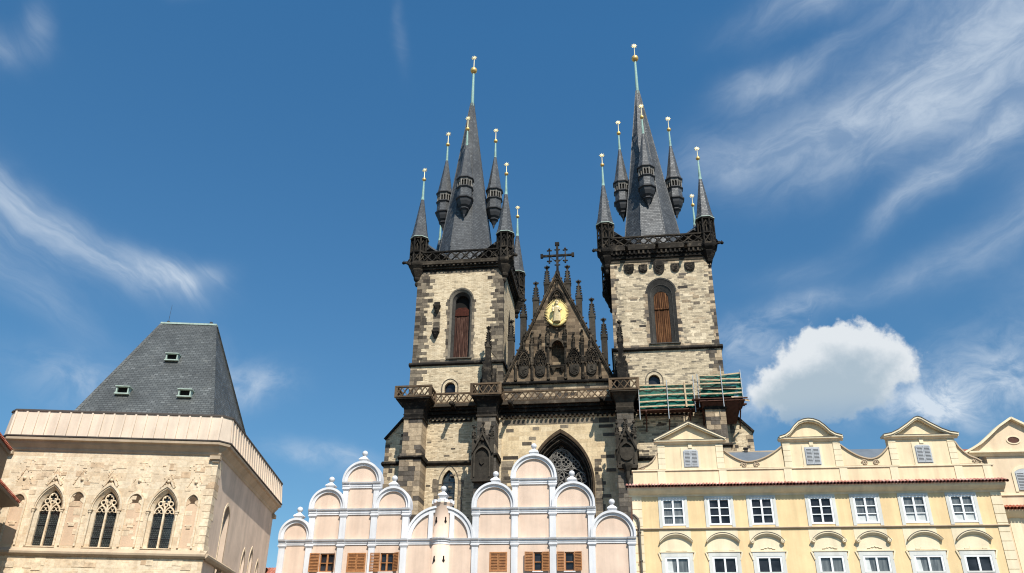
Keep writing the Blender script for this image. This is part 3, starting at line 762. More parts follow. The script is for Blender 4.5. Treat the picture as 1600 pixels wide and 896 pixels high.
def bartizan(x, y, zb, zc):
    """little oriel turret hung on the side of a spire; (x,y) its axis, zb its foot"""
    m_ = MB(); z = zb
    m_.lathe(x, y, [(.98, z+2.5), (.98, z+2.68), (.95, z+3.85), (1.06, z+3.95), (1.06, z+4.08), (.80, z+4.12), (.80, z+5.2), (1.04, z+5.22), (1.08, z+5.4)], 8)
    o = m_.build('spire_turret', 'spire_slate', ch)
    k_ = MB(); k_.lathe(x, y, [(.05, z-.1), (.13, z+.15), (.16, z+.35), (.45, z+.95), (.60, z+1.05), (.60, z+1.18), (.50, z+1.22), (.74, z+1.5), (.93, z+1.95), (1.0, z+2.3), (1.16, z+2.42), (1.17, z+2.58), (.98, z+2.62)], 8); k_.build('turret_corbel', 'iron_and_shade', o)  # near-black colour puts the underside's shade into the corbel
    c = MB()
    for k in range(8):
        a = PI/8+k*PI/4; c.lathe(x+.93*math.cos(a), y+.93*math.sin(a), [(.085, z+4.05), (.085, z+5.3)], 6)
        a1 = a+PI/4; p0 = Vector((x+.93*math.cos(a), y+.93*math.sin(a), 0)); p1 = Vector((x+.93*math.cos(a1), y+.93*math.sin(a1), 0))
        for f in (.5,): pm = p0.lerp(p1, f); c.bar(pm+Vector((0, 0, z+4.05)), pm+Vector((0, 0, z+5.25)), .09, .09)
        for (fa, fb) in ((0, .25), (.5, .25), (.5, .75), (1, .75)): c.bar(p0.lerp(p1, fa)+Vector((0, 0, z+4.85)), p0.lerp(p1, fb)+Vector((0, 0, z+5.15)), .09, .09)
        c.bar(p0+Vector((0, 0, z+5.2)), p1+Vector((0, 0, z+5.2)), .14, .12)
    c.build('turret_lights', 'tracery_stone', o)
    v_ = MB(); v_.lathe(x, y, [(.83, z+4.13), (.83, z+5.19)], 8); v_.build('turret_opening', 'void_and_shade', o)
    e = MB(); e.lathe(x, y, [(1.0, z+5.28), (1.17, z+5.32), (1.17, z+5.46), (1.0, z+5.5)], 8)
    e.lathe(x, y, [(1.0, z+3.98), (1.12, z+4.0), (1.12, z+4.1), (1.0, z+4.11)], 8); e.build('turret_eaves', 'iron_and_shade', o)
    r_ = MB(); r_.lathe(x, y, [(1.08, z+5.45), (.90, z+6.1), (.14, z+11.0)], 8); r_.build('turret_roof', 'spire_slate', o)
    f = MB(); f.lathe(x, y, [(.18, z+10.6), (.16, z+11.1), (.08, z+13.3)], 8, None, True); f.build('copper_finial', 'verdigris', o)
    golden_top(o, x, y, z+13.45, .24, z+15.2, .92)


for cx, cy in ((-11.47, 5.05), (11.32, 5.3)):
    bartizan(cx+.1 if cx < 0 else cx-.15, cy-3.0, 55.8, 0)
    for dx in (-3.15, 3.35): bartizan(cx+dx, cy, 55.8, 0)
    bartizan(cx, cy+3.0, 55.8, 0)


def corner_turret(x, y, dz, spx, spy):
    m_ = MB(); z = 48.15+dz
    m_.lathe(x, y, [(.10, z-2.75), (.2, z-2.6), (.24, z-2.4), (.15, z-2.2), (.36, z-1.95), (.42, z-1.75), (.40, z-1.65), (.78, z-.9), (.84, z-.75), (.80, z-.66), (1.08, z-.3), (1.14, z-.1), (1.14, z+.05), (.98, z+.1)], 8)
    m_.lathe(x, y, [(.88, z+.1), (.88, z+1.4), (.80, z+1.5), (.80, z+3.4)], 8)
    R = .98
    for k in range(8):
        a = PI/8+k*PI/4; a1 = a+PI/4; p0 = Vector((x+R*math.cos(a), y+R*math.sin(a), 0)); p1 = Vector((x+R*math.cos(a1), y+R*math.sin(a1), 0)); V = lambda h: Vector((0, 0, z+h))
        m_.lathe(p0.x, p0.y, [(.10, z+.05), (.10, z+3.5)], 6)
        m_.bar(p0+V(.2), p1+V(1.35), .09, .12, (math.cos(a+PI/8), math.sin(a+PI/8), 0)); m_.bar(p0+V(1.35), p1+V(.2), .09, .11, (math.cos(a+PI/8), math.sin(a+PI/8), 0))
        for h in (.12, 1.5, 3.4): m_.bar(p0+V(h), p1+V(h), .18, .2)
        m_.bar(p0+V(2.3), p0.lerp(p1, .5)+V(3.1), .09, .1); m_.bar(p1+V(2.3), p0.lerp(p1, .5)+V(3.1), .09, .1)
        m_.bar(p0.lerp(p1, .5)+V(1.55), p0.lerp(p1, .5)+V(2.6), .07, .08)
    o = m_.build('corner_turret', 'black_stone', ch)
    e = MB(); e.lathe(x, y, [(1.06, z+3.48), (1.17, z+3.5), (1.17, z+3.58), (1.0, z+3.6)], 8); e.build('copper_eaves', 'pale_copper', o)
    r_ = MB(); r_.lathe(x, y, [(1.13, z+3.59), (.92, z+4.3), (.14, z+9.6)], 8); r_.build('turret_roof', 'spire_slate', o)
    f = MB(); f.lathe(x, y, [(.2, z+9.2), (.17, z+9.7), (.075, z+12.05)], 8, None, True); f.build('copper_finial', 'verdigris', o)
    golden_top(o, x, y, z+12.25, .22, z+13.65, .82)
    # little saddle roof running from the turret back to the spire
    d = Vector((spx-x, spy-y, 0)); L = d.length; d.normalize(); s_ = Vector((-d.y, d.x, 0)); b_ = Vector((x, y, 0))
    A = b_+d*.8; B = b_+d*(L-2.6); V = lambda h: Vector((0, 0, z+h))
    sd = MB(); pts = [A+V(3.5), B+V(2.0), A+s_*1.25+V(2.2), B+s_*1.25+V(1.5), A-s_*1.25+V(2.2), B-s_*1.25+V(1.5)]
    sd.add(pts, [(0, 1, 3, 2), (0, 1, 5, 4), (0, 2, 4), (1, 3, 5), (2, 3, 5, 4)]); sd.build('saddle_roof', 'spire_slate', o)
    ed = MB(); ed.bar(A+V(3.53), B+V(2.03), .1, .08); ed.bar(B+V(2.02), B+s_*1.2+V(1.52), .09, .07); ed.bar(B+V(2.02), B-s_*1.2+V(1.52), .09, .07); ed.build('copper_flashing', 'pale_copper', o)


for (x, y) in ((-16.2, .1), (-5.85, .1), (-16.2, 10.1), (-5.75, 10.1)): corner_turret(x, y, 0, -11.45, 5.05)
for (x, y) in ((5.9, .1), (17.3, .1), (6.1, 10.5), (17.3, 10.5)): corner_turret(x, y, .35, 11.45, 5.3)

# ---- middle: wall with the great window, gable above
mw = MB()
PX0, PX1, PZS, PZA = -2.9, 3.5, 22.1, 27.4
pcx = (PX0+PX1)/2
def port(d, n=14): return arch(PX0+d, PX1-d, PZS, PZA-d*1.75, n, 8.0)
mw.wall([(-5.93, 0), (6.26, 0), (6.26, 33.0), (-5.93, 33.0)], [port(0)], .05, .3)
mid = mw.build('west_wall', 'ashlar_cream', ch)
p = MB()
p.band(port(-.22), port(0), -.08, .2, y_in=-.02); pw = p.build('window_hood', 'brown_stone', mid)
p = MB(); p.band(port(.002), port(.22), .1, .5, y_in=.3); p.band(port(.22), port(.45), .45, .8, y_in=.6); p.band(port(.45), port(.62), .8, 1.1, y_in=.95)
for d, yy, r_ in ((.12, .16, .07), (.34, .5, .08), (.54, .82, .07)): p.tube([(x, yy, z) for x, z in port(d)], r_, 6)
p.build('window_archivolt', 'black_stone', mid)
p = MB(); p.box(PX0-.1, PX1+.1, 1.5, 1.53, 8, 27); p.build('window_glazing', 'dark_glazing', mid)
tr_ = MB()
def ring(cx, cz, r_, t=.07, y=1.2, n=20): tr_.tube([(cx+r_*math.cos(2*PI*k/n), y, cz+r_*math.sin(2*PI*k/n)) for k in range(n)], t, 6, True)
def foils(cx, cz, r_, k, t=.045, ph=0):
    for i in range(k): a = ph+2*PI*i/k; ring(cx+r_*.52*math.cos(a), cz+r_*.52*math.sin(a), r_*.40, t, 1.2, 12)
BIG = (.28, 24.85, 1.12)
ring(*BIG, .08); ring(BIG[0], BIG[1], BIG[2]-.14, .035)
for i in range(3):
    a = PI/2+2*PI*i/3; cx, cz = BIG[0]+.52*math.cos(a), BIG[1]+.52*math.sin(a); ring(cx, cz, .47, .055); foils(cx, cz, .47, 4, .04)
    a2 = a+PI/3; foils(BIG[0]+.82*math.cos(a2), BIG[1]+.82*math.sin(a2), .24, 3, .035)
for cx, cz, r_, k in ((1.75, 24.35, .42, 4), (-1.2, 24.35, .42, 4), (.0, 23.2, .56, 5), (2.3, 22.9, .6, 5), (-1.75, 22.9, .6, 5), (1.15, 22.75, .42, 4), (-.85, 23.0, .36, 3), (1.75, 21.9, .45, 4), (.3, 22.1, .4, 4), (-1.15, 21.9, .45, 4), (2.6, 21.6, .34, 3), (-2.0, 21.6, .34, 3), (1.0, 21.4, .4, 3), (-.4, 21.4, .4, 3), (.3, 20.6, .4, 4), (1.8, 20.6, .42, 4), (-1.2, 20.6, .42, 4), (.3, 26.2, .2, 3)):
    ring(cx, cz, r_, .05); foils(cx, cz, r_, k, .035, PI/2)
for s_ in (-1, 1):
    for pth in ([(-.95, 23.85), (-.3, 23.68), (.3, 23.72), (.9, 23.95), (1.5, 23.95), (2.1, 23.7), (2.6, 23.2), (2.85, 22.5)], [(.5, 23.6), (1.0, 23.3), (1.5, 23.3), (1.75, 22.9), (1.6, 22.35), (1.0, 22.2), (.7, 22.5), (.62, 23.0)], [(1.25, 25.4), (1.7, 24.9), (2.2, 24.3), (2.5, 23.7)], [(.3, 22.6), (.75, 22.1), (.8, 21.3), (.8, 19.5)], [(1.5, 22.2), (2.1, 22.2), (2.3, 21.6), (2.3, 19.5)]):
        tr_.tube([(.3+s_*(x-.3), 1.2, z) for x, z in pth], .055, 6)
    for x in (.0, .95, 1.8): tr_.bar((.3+s_*x, 1.2, 8), (.3+s_*x, 1.2, 20.2), .1, .16)
tr_.build('window_tracery', 'tracery_stone', mid)
# dark blocks in the cream wall and the grey course under the cornice
p = MB(); course(p, -5.8, 6.1, .05, 28.35, .55, .015, .8, 1.3)
for xx, zz, w_ in ((-5.4, 27.6, .8), (-2.6, 27.75, .7), (.3, 27.9, .85), (-3.0, 26.7, .75), (-3.7, 26.15, 1.0), (4.4, 24.6, 1.4), (4.7, 26.9, 1.2), (4.3, 27.8, 1.5), (4.9, 23.2, 1.0), (-5.7, 24.7, 1.6), (-5.8, 23.9, 1.2), (-4.4, 23.9, .8), (3.7, 23.3, .7), (-5.6, 22.6, 1.3), (-5.7, 21.6, 1.2), (3.9, 21.9, .9), (4.2, 20.6, 1.1), (3.8, 19.6, .9), (4.6, 18.6, .9)):
    p.box(xx, xx+w_, .036, .1, zz, zz+.36)
for k in range(26):
    zz = 16+k*.33; p.box(3.75, 3.75+random.uniform(.3, .9), .038, .1, zz, zz+.3); p.box(-5.9, -5.9+random.uniform(.5, 1.5), .037, .1, zz, zz+.3)
merge(mid, p, 'quoin_grey')
# band between balustrade and gable
p = MB(); p.prism_x([(-.3, 32.82), (-.34, 32.95), (-.02, 33.2), (.3, 33.2), (.3, 32.82)], -5.9, 6.2); p.build('gable_sill', 'black_stone', mid)
p = MB(); course(p, -5.9, 6.2, .05, 32.2, .3, .02, .5, 1.2); [course(p, -5.9, 6.2, .05, zz, .36, .02, .6, 1.2) for zz in (30.65, 31.03, 31.41, 31.79)]; course(p, -5.9, 6.2, .05, 32.52, .28, .02, .5, 1.2); merge(mid, p, 'quoin_tan')

GA = (.18, 46.1)
def slope_x(z, s_): return GA[0]+s_*(GA[1]-z)*(6.0/(GA[1]-33.1))
niche = arch(-.55, .85, 36.9, 37.75, 6, 34.9)
gb = MB()
gb.wall([(slope_x(33.15, -1), 33.15), (slope_x(33.15, 1), 33.15), GA], [niche], .03, .75, .9)
gbl = gb.build('gable', 'brown_ashlar', ch)
p = MB(); p.box(-.6, .9, .78, .8, 34.8, 37.8); p.build('niche_back', 'brown_ashlar', gbl)
cp = MB()
for s_ in (-1, 1):
    cp.bar((slope_x(32.95, s_), .38, 32.95), (GA[0], .38, GA[1]+.25), .15, .98); cp.bar((slope_x(33.0, s_)-s_*.2, -.1, 33.0), (GA[0], -.1, GA[1]-.3), .09, .14)
    for i in range(17):
        z = 33.9+i*.72; cp.sphere((slope_x(z, s_)+s_*.2, .1, z+.12), .12, 5, 4)
cp.build('gable_coping', 'gable_trim', gbl)
# blind tracery
XS = [-4.43, -2.62, -.86, 1.0, 2.86, 4.7]
def mini(x, z0, zs, zt, w_=.26, y=-.2): m_ = MB(); pinnacle(m_, x, y, z0, zs, zt, w_); return m_
for i, x in enumerate(XS):
    bt = MB(); top = 38.2 if i in (2, 3) else 35.2
    bt.box(x-.12, x+.12, -.18, .1, 33.2, top); bt.box(x-.06, x+.06, -.27, -.1, 33.2, top-.1)
    for z in (33.3, 35.0): bt.box(x-.16, x+.16, -.28, .05, z, z+.14)
    if i in (1, 4): pinnacle(bt, x, -.16, 35.2, 37.3, 39.0, .32)
    if i in (2, 3): pinnacle(bt, x, -.16, 37.0, 38.2, 39.75, .34); bt.sphere((x, -.3, 37.4), .2, 7, 5)
    bt.build('colonnette', 'gable_trim', gbl)
for a, b_ in ((0, 1), (1, 2), (3, 4), (4, 5)):
    x0, x1 = XS[a]+.08, XS[b_]-.08; xm = (x0+x1)/2; bt = MB()
    for d, y0, y1 in ((0, -.26, .1), (.16, -.18, .1)):
        bt.band(arch(x0+d, x1-d, 35.1, 36.85-d*1.3, 8), arch(x0+d+.12, x1-d-.12, 35.1, 36.7-d*1.3, 8), y0, y1)
    for cx, cz, r_ in ((xm, 36.0, .34), (xm-.36, 35.45, .26), (xm+.36, 35.45, .26)):
        bt.tube([(cx+r_*math.cos(k*PI/6), -.08, cz+r_*math.sin(k*PI/6)) for k in range(12)], .05, 5, True)
        for k in range(3): aa = PI/2+k*2*PI/3; bt.tube([(cx+r_*.42*math.cos(aa)+r_*.36*math.cos(q*PI/4), -.08, cz+r_*.42*math.sin(aa)+r_*.36*math.sin(q*PI/4)) for q in range(8)], .032, 4, True)
    for k in range(5): xx = x0+.25+k*(x1-x0-.5)/4; bt.lathe(xx, -.1, [(.02, 34.82-.08*(k % 2)), (.11, 34.98), (.06, 35.15)], 6)
    for i in range(1, 5):
        f = i/5
        for s_ in (-1, 1): bt.sphere((xm+s_*(x1-x0)/2*(1-f*.9), -.28, 35.3+1.5*math.sin(f*PI/2)), .09, 5, 4)
    pinnacle(bt, xm, -.16, 36.7, 37.35, 38.7, .24); bt.build('blind_arch', 'gable_trim', gbl)
    p = MB(); p.prism_y(arch(x0+.25, x1-.25, 35.1, 36.5, 8), -.012, .02); p.build('recess_shade', 'void_and_shade', gbl)  # flat black panel paints in the shade of a recess
bt = MB(); bt.band(arch(-.75, 1.0, 36.95, 38.1, 8), arch(-.5, .78, 36.95, 37.75, 8), -.3, .1); pinnacle(bt, .12, -.18, 38.0, 38.4, 39.3, .26); bt.build('niche_arch', 'gable_trim', gbl)
bt = MB(); bt.box(-.7, .95, -.32, .1, 34.72, 34.86); bt.box(-.6, .85, -.26, .1, 34.55, 34.72); bt.lathe(-.35, -.1, [(.05, 34.0), (.22, 34.3), (.3, 34.55)], 8); bt.lathe(.6, -.1, [(.05, 34.0), (.22, 34.3), (.3, 34.55)], 8); bt.build('niche_console', 'gable_trim', gbl)
bt = MB(); bt.band(arch(-.78, 1.14, 42.4, 44.25, 8), arch(-.6, .96, 42.4, 43.95, 8), -.22, .1)
for a in range(3): aa = PI/2+a*2*PI/3; bt.tube([(.18+.33*math.cos(aa)+.3*math.cos(k*PI/5), -.1, 43.1+.33*math.sin(aa)+.3*math.sin(k*PI/5)) for k in range(10)], .06, 5, True)
pinnacle(bt, .18, -.12, 44.2, 44.6, 45.5, .22); bt.build('rosette', 'gable_trim', gbl)
for cx in (-3.55, -1.74, 1.95, 3.8):
    p = MB(); shield(p, cx, 34.28, 1.05, 1.2, -.16, .05); shield(p, cx, 34.3, .8, .9, -.2, -.1)
    for k in range(9): xx = cx+random.uniform(-.32, .22); zz = 33.95+k*.08; p.box(xx, xx+random.uniform(.1, .3), -.25, -.15, zz, zz+.06)
    p.build('coat_of_arms', 'soot_stone', gbl)
# cross
p = MB(); cx = .25; ycr = .25
p.lathe(cx, ycr, [(.42, 46.0), (.34, 46.4), (.2, 46.6), (.16, 46.9)], 4, PI/4); p.bar((cx, ycr, 46.3), (cx, ycr, 50.1), .26, .26); p.bar((cx-1.75, ycr, 48.6), (cx+1.75, ycr, 48.6), .22, .24)
p.bar((cx-1.95, ycr, 48.6), (cx-1.65, ycr, 48.6), .46, .34); p.bar((cx+1.65, ycr, 48.6), (cx+1.95, ycr, 48.6), .46, .34); p.bar((cx, ycr, 49.95), (cx, ycr, 50.32), .5, .36)
for s_ in (-1, 1):
    xx = cx+s_*.92; p.bar((xx, ycr, 47.75), (xx, ycr, 49.45), .13, .13)
    for z in (47.9, 49.3): p.bar((xx-.2, ycr, z), (xx+.2, ycr, z), .13, .13); p.sphere((xx, ycr, z+(.2 if z > 48.6 else -.2)), .13, 6, 5); p.sphere((xx-.2, ycr, z), .11, 6, 5); p.sphere((xx+.2, ycr, z), .11, 6, 5)
    p.bar((cx, ycr, 47.6), (cx+s_*.85, ycr, 48.5), .06, .06)
    for z in (47.3, 47.9, 49.3): p.bar((cx, ycr, z), (cx+s_*.32, ycr, z+.1), .12, .12)
p.build('stone_cross', 'black_stone', gbl)
# pinnacles along the gable
for x, zs, zt in ((-5.05, 38.3, 40.85), (-3.69, 41.0, 43.45), (-2.28, 43.0, 45.5), (-.99, 44.95, 47.5), (1.36, 44.95, 47.45), (2.6, 43.0, 45.45), (4.0, 40.65, 43.1), (5.24, 38.1, 40.55)):
    p = MB(); s_ = -1 if x < .2 else 1; zl = GA[1]-abs(x-GA[0])/(6.0/(GA[1]-33.1)); pinnacle(p, x, .6, zl-2.2, zs, zt, .66); p.build('pinnacle', 'soot_stone', gbl)
# gilded Madonna
p = MB(); cx, cz = .15, 41.05; pl = []
for i in range(104):
    a = 2*PI*i/104; f = 1.0 if i % 2 == 0 else .70; f *= random.uniform(.95, 1.05); pl.append((cx+1.36*f*math.sin(a), cz+1.72*f*math.cos(a)))
p.prism_y(pl, -.30, -.22)
p.prism_y([(cx+.86*math.sin(2*PI*i/40), cz+1.2*math.cos(2*PI*i/40)) for i in range(40)], -.36, -.25)
for i in range(26):
    a = PI*.72+PI*.56*i/25; p.sphere((cx+1.08*math.sin(a)*1.05, -.36, cz-.12+1.42*math.cos(a)), .17, 7, 5)
rel = p.build('gilded_sunburst', 'gilt_relief', gbl)
p = MB(); pr = [(.36, -1.25), (.46, -1.05), (.44, -.7), (.40, -.3), (.37, .1), (.40, .4), (.36, .62), (.16, .76), (.12, .84)]
p.lathe(cx+.02, -.5, [(r_, cz+z) for r_, z in pr], 14, None, True, None, .72)
p.sphere((cx+.03, -.56, cz+1.0), .19, 10, 8, None, (.9, .9, 1.15)); p.lathe(cx+.03, -.56, [(.17, cz+1.14), (.22, cz+1.28), (.2, cz+1.2)], 8)
for k in range(6): p.lathe(cx+.03+.19*math.cos(k*PI/3), -.56+.19*math.sin(k*PI/3), [(.04, cz+1.15), (.02, cz+1.38)], 5)
for k in range(9): a = -1.1+2.2*k/8; p.tube([(cx+.02+.42*math.sin(a), -.5-.32*math.cos(a), cz-1.2), (cx+.02+.36*math.sin(a+.2), -.5-.3*math.cos(a), cz-.3), (cx+.02+.2*math.sin(a+.5), -.5-.32*math.cos(a), cz+.45)], .055, 5)
p.tube([(cx+.38, -.55, cz+.5), (cx+.5, -.75, cz+.15), (cx+.25, -.88, cz+.05)], .11, 7); p.tube([(cx-.34, -.55, cz+.5), (cx-.46, -.8, cz+.12), (cx-.3, -.9, cz+.1)], .11, 7)
p.lathe(cx-.38, -.85, [(.1, cz-.05), (.17, cz+.1), (.15, cz+.36), (.06, cz+.48)], 8, None, True); p.sphere((cx-.38, -.88, cz+.6), .12, 8, 6)
p.build('madonna_figure', 'silver_figure', rel)

# ---- balcony
bl = MB()
for z0, z1, pr in ((29.3, 29.62, .22), (29.65, 29.98, .45), (30.01, 30.28, .72), (30.31, 30.62, 1.02)): bl.box(-16.3, 17.9, -pr, .2, z0, z1)
for i in range(70): xx = -16+i*.48; bl.box(xx, xx+.2, -.4, 0, 29.05, 29.3)
bal = bl.build('balcony_cornice', 'black_stone', ch)
lt = MB(); lattice(lt, (-12.95, -.92), (-8.65, -.92), 30.62, 31.85, 7, .10, .14, .17); lt.build('balcony_balustrade', 'brown_stone', bal)
lt = MB(); lattice(lt, (-5.6, -.92), (5.7, -.92), 30.62, 31.8, 17, .10, .14, .17); lt.build('balcony_balustrade', 'brown_stone', bal)


def pier(x0, x1, bx0, bx1, box=True, zlow=24.5, ch_mat='quoin_dark'):
    c = MB(); c.box(x0+.03, x1-.03, -2.37, .1, zlow, 29.6); c.box(x0-.12, x1+.12, -2.52, .1, 0, zlow); pr = c.build('pier', 'rubble_mixed', ch)
    q = MB(); z = 13.0
    while z < 28.75:
        h = random.uniform(.4, .55); o_ = 0 if z > zlow else .15; xx = x0-o_
        a = random.uniform(.2, .45)*(x1-x0); a2 = random.uniform(.6, .8)*(x1-x0)
        for s0, s1 in ((x0-o_, x0+a), (x0+a, x0+a2), (x0+a2, x1+o_)): q.box(s0+.012, s1-.012, -2.40-o_-random.uniform(0, .015), 0 if o_ else -.2, z+.012, min(z+h, 28.8)-.012)
        z += h
    merge(pr, q, ch_mat)
    k = MB(); k.prism_x([(-2.75, zlow-.05), (-2.75, zlow+.06), (-2.38, zlow+.28), (0, zlow+.28), (0, zlow-.2), (-2.6, zlow-.2)], x0-.3, x1+.3); k.build('pier_string', 'black_stone', pr); k = MB(); k.box(x0-.12, x1+.12, -2.52, -.2, 28.6, 28.8); k.build('pier_necking', 'black_stone', pr)
    d = MB(); rings = [(0, 0), (.12, .16), (.04, .2), (.07, .42), (.20, .62), (.45, .80), (.72, .90), (.80, .905), (.80, .94), (1.0, .95), (1.0, 1.0)]; vs = []
    for e, f in rings: z = 28.82+f*1.85; a0_, a1_, yy = x0+(bx0-x0)*e, x1+(bx1-x1)*e, -2.4-.8*e; vs += [(a0_, yy, z), (a1_, yy, z), (a1_, -.3, z), (a0_, -.3, z)]
    d.add(vs, [(4*i+k, 4*i+(k+1) % 4, 4*i+4+(k+1) % 4, 4*i+4+k) for i in range(len(rings)-1) for k in range(4)]+[tuple(range(len(vs)-4, len(vs)))])
    d.build('pier_corbel', 'black_stone', pr)
    if box:
        b_ = MB(); b_.box(bx0+.1, bx1-.1, -3.05, -.9, 30.6, 30.72); nn = max(3, round((bx1-bx0)/.62))
        lattice(b_, (bx0, -3.15), (bx1, -3.15), 30.72, 32.0, nn, .10, .16, .18, .3); lattice(b_, (bx0+.06, -3.1), (bx0+.06, -.95), 30.72, 32.0, 3, .1, .16, .18, .3); lattice(b_, (bx1-.06, -3.1), (bx1-.06, -.95), 30.72, 32.0, 3, .1, .16, .18, .3)
        b_.build('pier_balustrade', 'brown_stone', pr)
    return pr


p1 = pier(-15.85, -13.88, -16.7, -13.0, True, 24.5, 'quoin_tan'); p2 = pier(-8.08, -6.16, -8.63, -5.64); p3 = pier(6.22, 7.92, 5.72, 8.5); p4 = pier(15.0, 17.0, 14.9, 18.2, False, 24.9, 'quoin_tan')
for pr, x, sgn in ((p2, -7.22, 1), (p3, 6.95, 1)):
    p = MB(); p.box(x-.45, x+.45, -2.3, -1.3, 30.7, 34.6); p.box(x-.8, x+.8, -1.7, -.1, 30.7, 33.0); p.prism_x([(-1.7, 33.0), (-.1, 33.0), (-.1, 34.8), (-1.4, 33.6)], x-.7, x+.7)
    pinnacle(p, x, -1.8, 34.5, 36.5, 39.1, .56)
    for dx in (-.4, .4): pinnacle(p, x+dx, -2.15, 33.2, 33.6, 34.9, .28)
    p.tube([(x+.2, -1.6, 36.2), (x+.6, -.8, 35.9), (x+.9, 0, 35.7)], .035, 5); p.build('pier_pinnacle', 'black_stone', pr)
# statue canopies on the two middle piers
for pr, x0, x1, zb in ((p2, -8.42, -6.3, 22.0), (p3, 6.05, 8.0, 23.0)):
    p = MB(); xm = (x0+x1)/2
    p.box(x0, x1, -2.85, -2.3, zb, 26.1); p.box(x0+.1, x1-.1, -3.0, -2.8, zb, 24.2)
    for s_ in (-1, 1): p.bar((xm+s_*(x1-x0)/2, -2.98, 24.6), (xm, -2.98, 26.7), .16, .3)
    p.band(arch(x0+.2, x1-.2, 24.3, 25.4, 8, zb+.2), arch(x0+.35, x1-.35, 24.3, 25.2, 8, zb+.2), -3.08, -2.8)
    pinnacle(p, x0+.12, -2.75, zb, 26.2, 27.6, .34); pinnacle(p, x1-.12, -2.75, zb, 26.2, 27.65, .34); pinnacle(p, xm, -2.8, 26.0, 26.5, 27.95, .36)
    for _ in range(10): p.sphere((random.uniform(x0, x1), -2.95, random.uniform(25.6, 26.6)), .16, 6, 4)
    if pr is p3:
        shield(p, xm, 24.1, 1.3, 1.3, -3.15, -2.9); p.lathe(xm, -2.9, [(.05, 21.2), (.2, 21.8), (.25, 22.4), (.5, 22.9), (.55, 23.1)], 8)
    else: p.tube([(xm-.22, -3.05, 24.0), (xm-.2, -3.08, 23.6), (xm, -3.08, 23.4), (xm+.2, -3.08, 23.6), (xm+.22, -3.05, 24.0)], .06, 6)
    p.box(x0+.05, x1-.05, -3.02, -2.3, zb-.25, zb); p.build('statue_canopy', 'soot_stone', pr)
for x, z, y in ((-10.95, 30.2, -1.0), (-4.75, 30.1, -1.0), (4.75, 30.15, -1.0)): gargoyle((x, y+.2, z), (0, -1, .0), 1.5, .2).build('gargoyle', 'black_stone', bal)
for x0, x1, nm in ((-13.9, -8.1, 0), (7.9, 15.0, 0)):
    p = MB(); p.prism_x([(-.42, 24.4), (-.42, 24.5), (-.1, 24.72), (0, 24.72), (0, 24.2), (-.25, 24.2)], x0, x1); p.build('wall_string', 'black_stone', bal); p = MB(); p.box(x0+.4, x1-1, -.2, 0, 28.85, 29.05); p.build('wall_ledge', 'black_stone', bal)
# low buttresses at the outer flanks
for s_, xi, xo, zi, zo in ((-1, -16.1, -18.35, 29.9, 27.2), (1, 17.4, 19.7, 29.4, 26.9)):
    p = MB(); p.prism_y([(xi, 0), (xo, 0), (xo, zo), (xi, zi)], .1, 2.0); bt_ = p.build('flank_buttress', 'rubble_pale', ch)
    p = MB(); p.bar((xi, 1.0, zi+.1), (xo+s_*.12, 1.0, zo), .22, 2.3); p.build('buttress_coping', 'black_stone', bt_); p = MB(); a, b_ = sorted((xi, xo+s_*.25)); p.prism_x([(-.2, 24.5), (-.2, 24.6), (.1, 24.85), (2.1, 24.85), (2.1, 24.4), (0, 24.4)], a, b_); p.build('buttress_string', 'black_stone', bt_)
    q = MB(); quoins(q, xo, -s_, .1, 14, zo-.3, .5, 1.0, sidey=1); quoins(q, xi, s_, .1, 16, zi-1.2, .5, .9); merge(bt_, q, 'quoin_tan')
# blocks of the lower stage
q = MB()
for _ in range(70): xx = random.uniform(8, 14.4); zz = random.uniform(18, 28); q.box(xx, xx+random.uniform(.3, .9), -.114, 0, zz, zz+random.uniform(.16, .26))
for _ in range(20): xx = random.uniform(-13.8, -8.8); zz = random.uniform(18, 28.5); q.box(xx, xx+random.uniform(.3, .6), -.113, 0, zz, zz+.16)
jamb_blocks(q, arch(-12.4, -10.2, 22.35, 24.3, 8, 18), -.1, .3, .6); merge(towR, q, 'quoin_grey')

# ==================================================================== SCAFFOLD on the balcony
sc = thing('scaffold', 'green netted scaffold with timber rails on the balcony of the right tower', 'scaffold', (4.918, 84, 0), -8.0)
def sheet(mb, x0, x1, y, z0, z1, n=14, m_=5):
    vs = []; fs = []
    for i in range(n+1):
        for j in range(m_+1):
            x = x0+(x1-x0)*i/n; z = z0+(z1-z0)*j/m_; vs.append((x, y+.07*math.sin(i*1.9+j*.8)+random.uniform(-.03, .03), z+random.uniform(-.03, .03)))
    for i in range(n):
        for j in range(m_): a = i*(m_+1)+j; fs.append((a, a+m_+1, a+m_+2, a+1))
    mb.add(vs, fs, None, True)
p = MB(); sheet(p, 8.55, 14.0, -2.05, 29.0, 31.45); p.build('netting', 'netting', sc)
p = MB(); sheet(p, 14.7, 18.7, -2.95, 29.75, 32.1, 10); vs0 = len(p.v)
vs = [(18.7, -2.95+i*.9, z) for i in range(4) for z in (29.75, 32.0)]; p.add(vs, [(2*i, 2*i+2, 2*i+3, 2*i+1) for i in range(3)]); p.build('netting', 'netting', sc)
def rail(a, b_, up=None, w_=.14, t_=.04): r_ = MB(); r_.bar(a, b_, w_, t_, up); r_.build('timber_rail', 'scaffold_plank', sc)
ru = random.uniform
for z in (29.15, 29.72, 30.35, 31.0, 31.45):
    for a, b_ in ((8.5, 11.5), (11.3, 14.1)): rail((a, -2.2, z+ru(-.06, .06)), (b_, -2.2, z+ru(-.06, .1)), (0, 1, 0))
for z in (29.95, 30.5, 31.0, 31.5, 32.0):
    for a, b_ in ((14.6, 16.8), (16.7, 18.75)): rail((a, -3.1, z+ru(-.12, .1)), (b_, -3.1, z+ru(-.12, .1)), (0, 1, 0))
    rail((18.78, -3.05, z), (18.78, -.4, z+ru(-.1, .1)), (1, 0, 0))
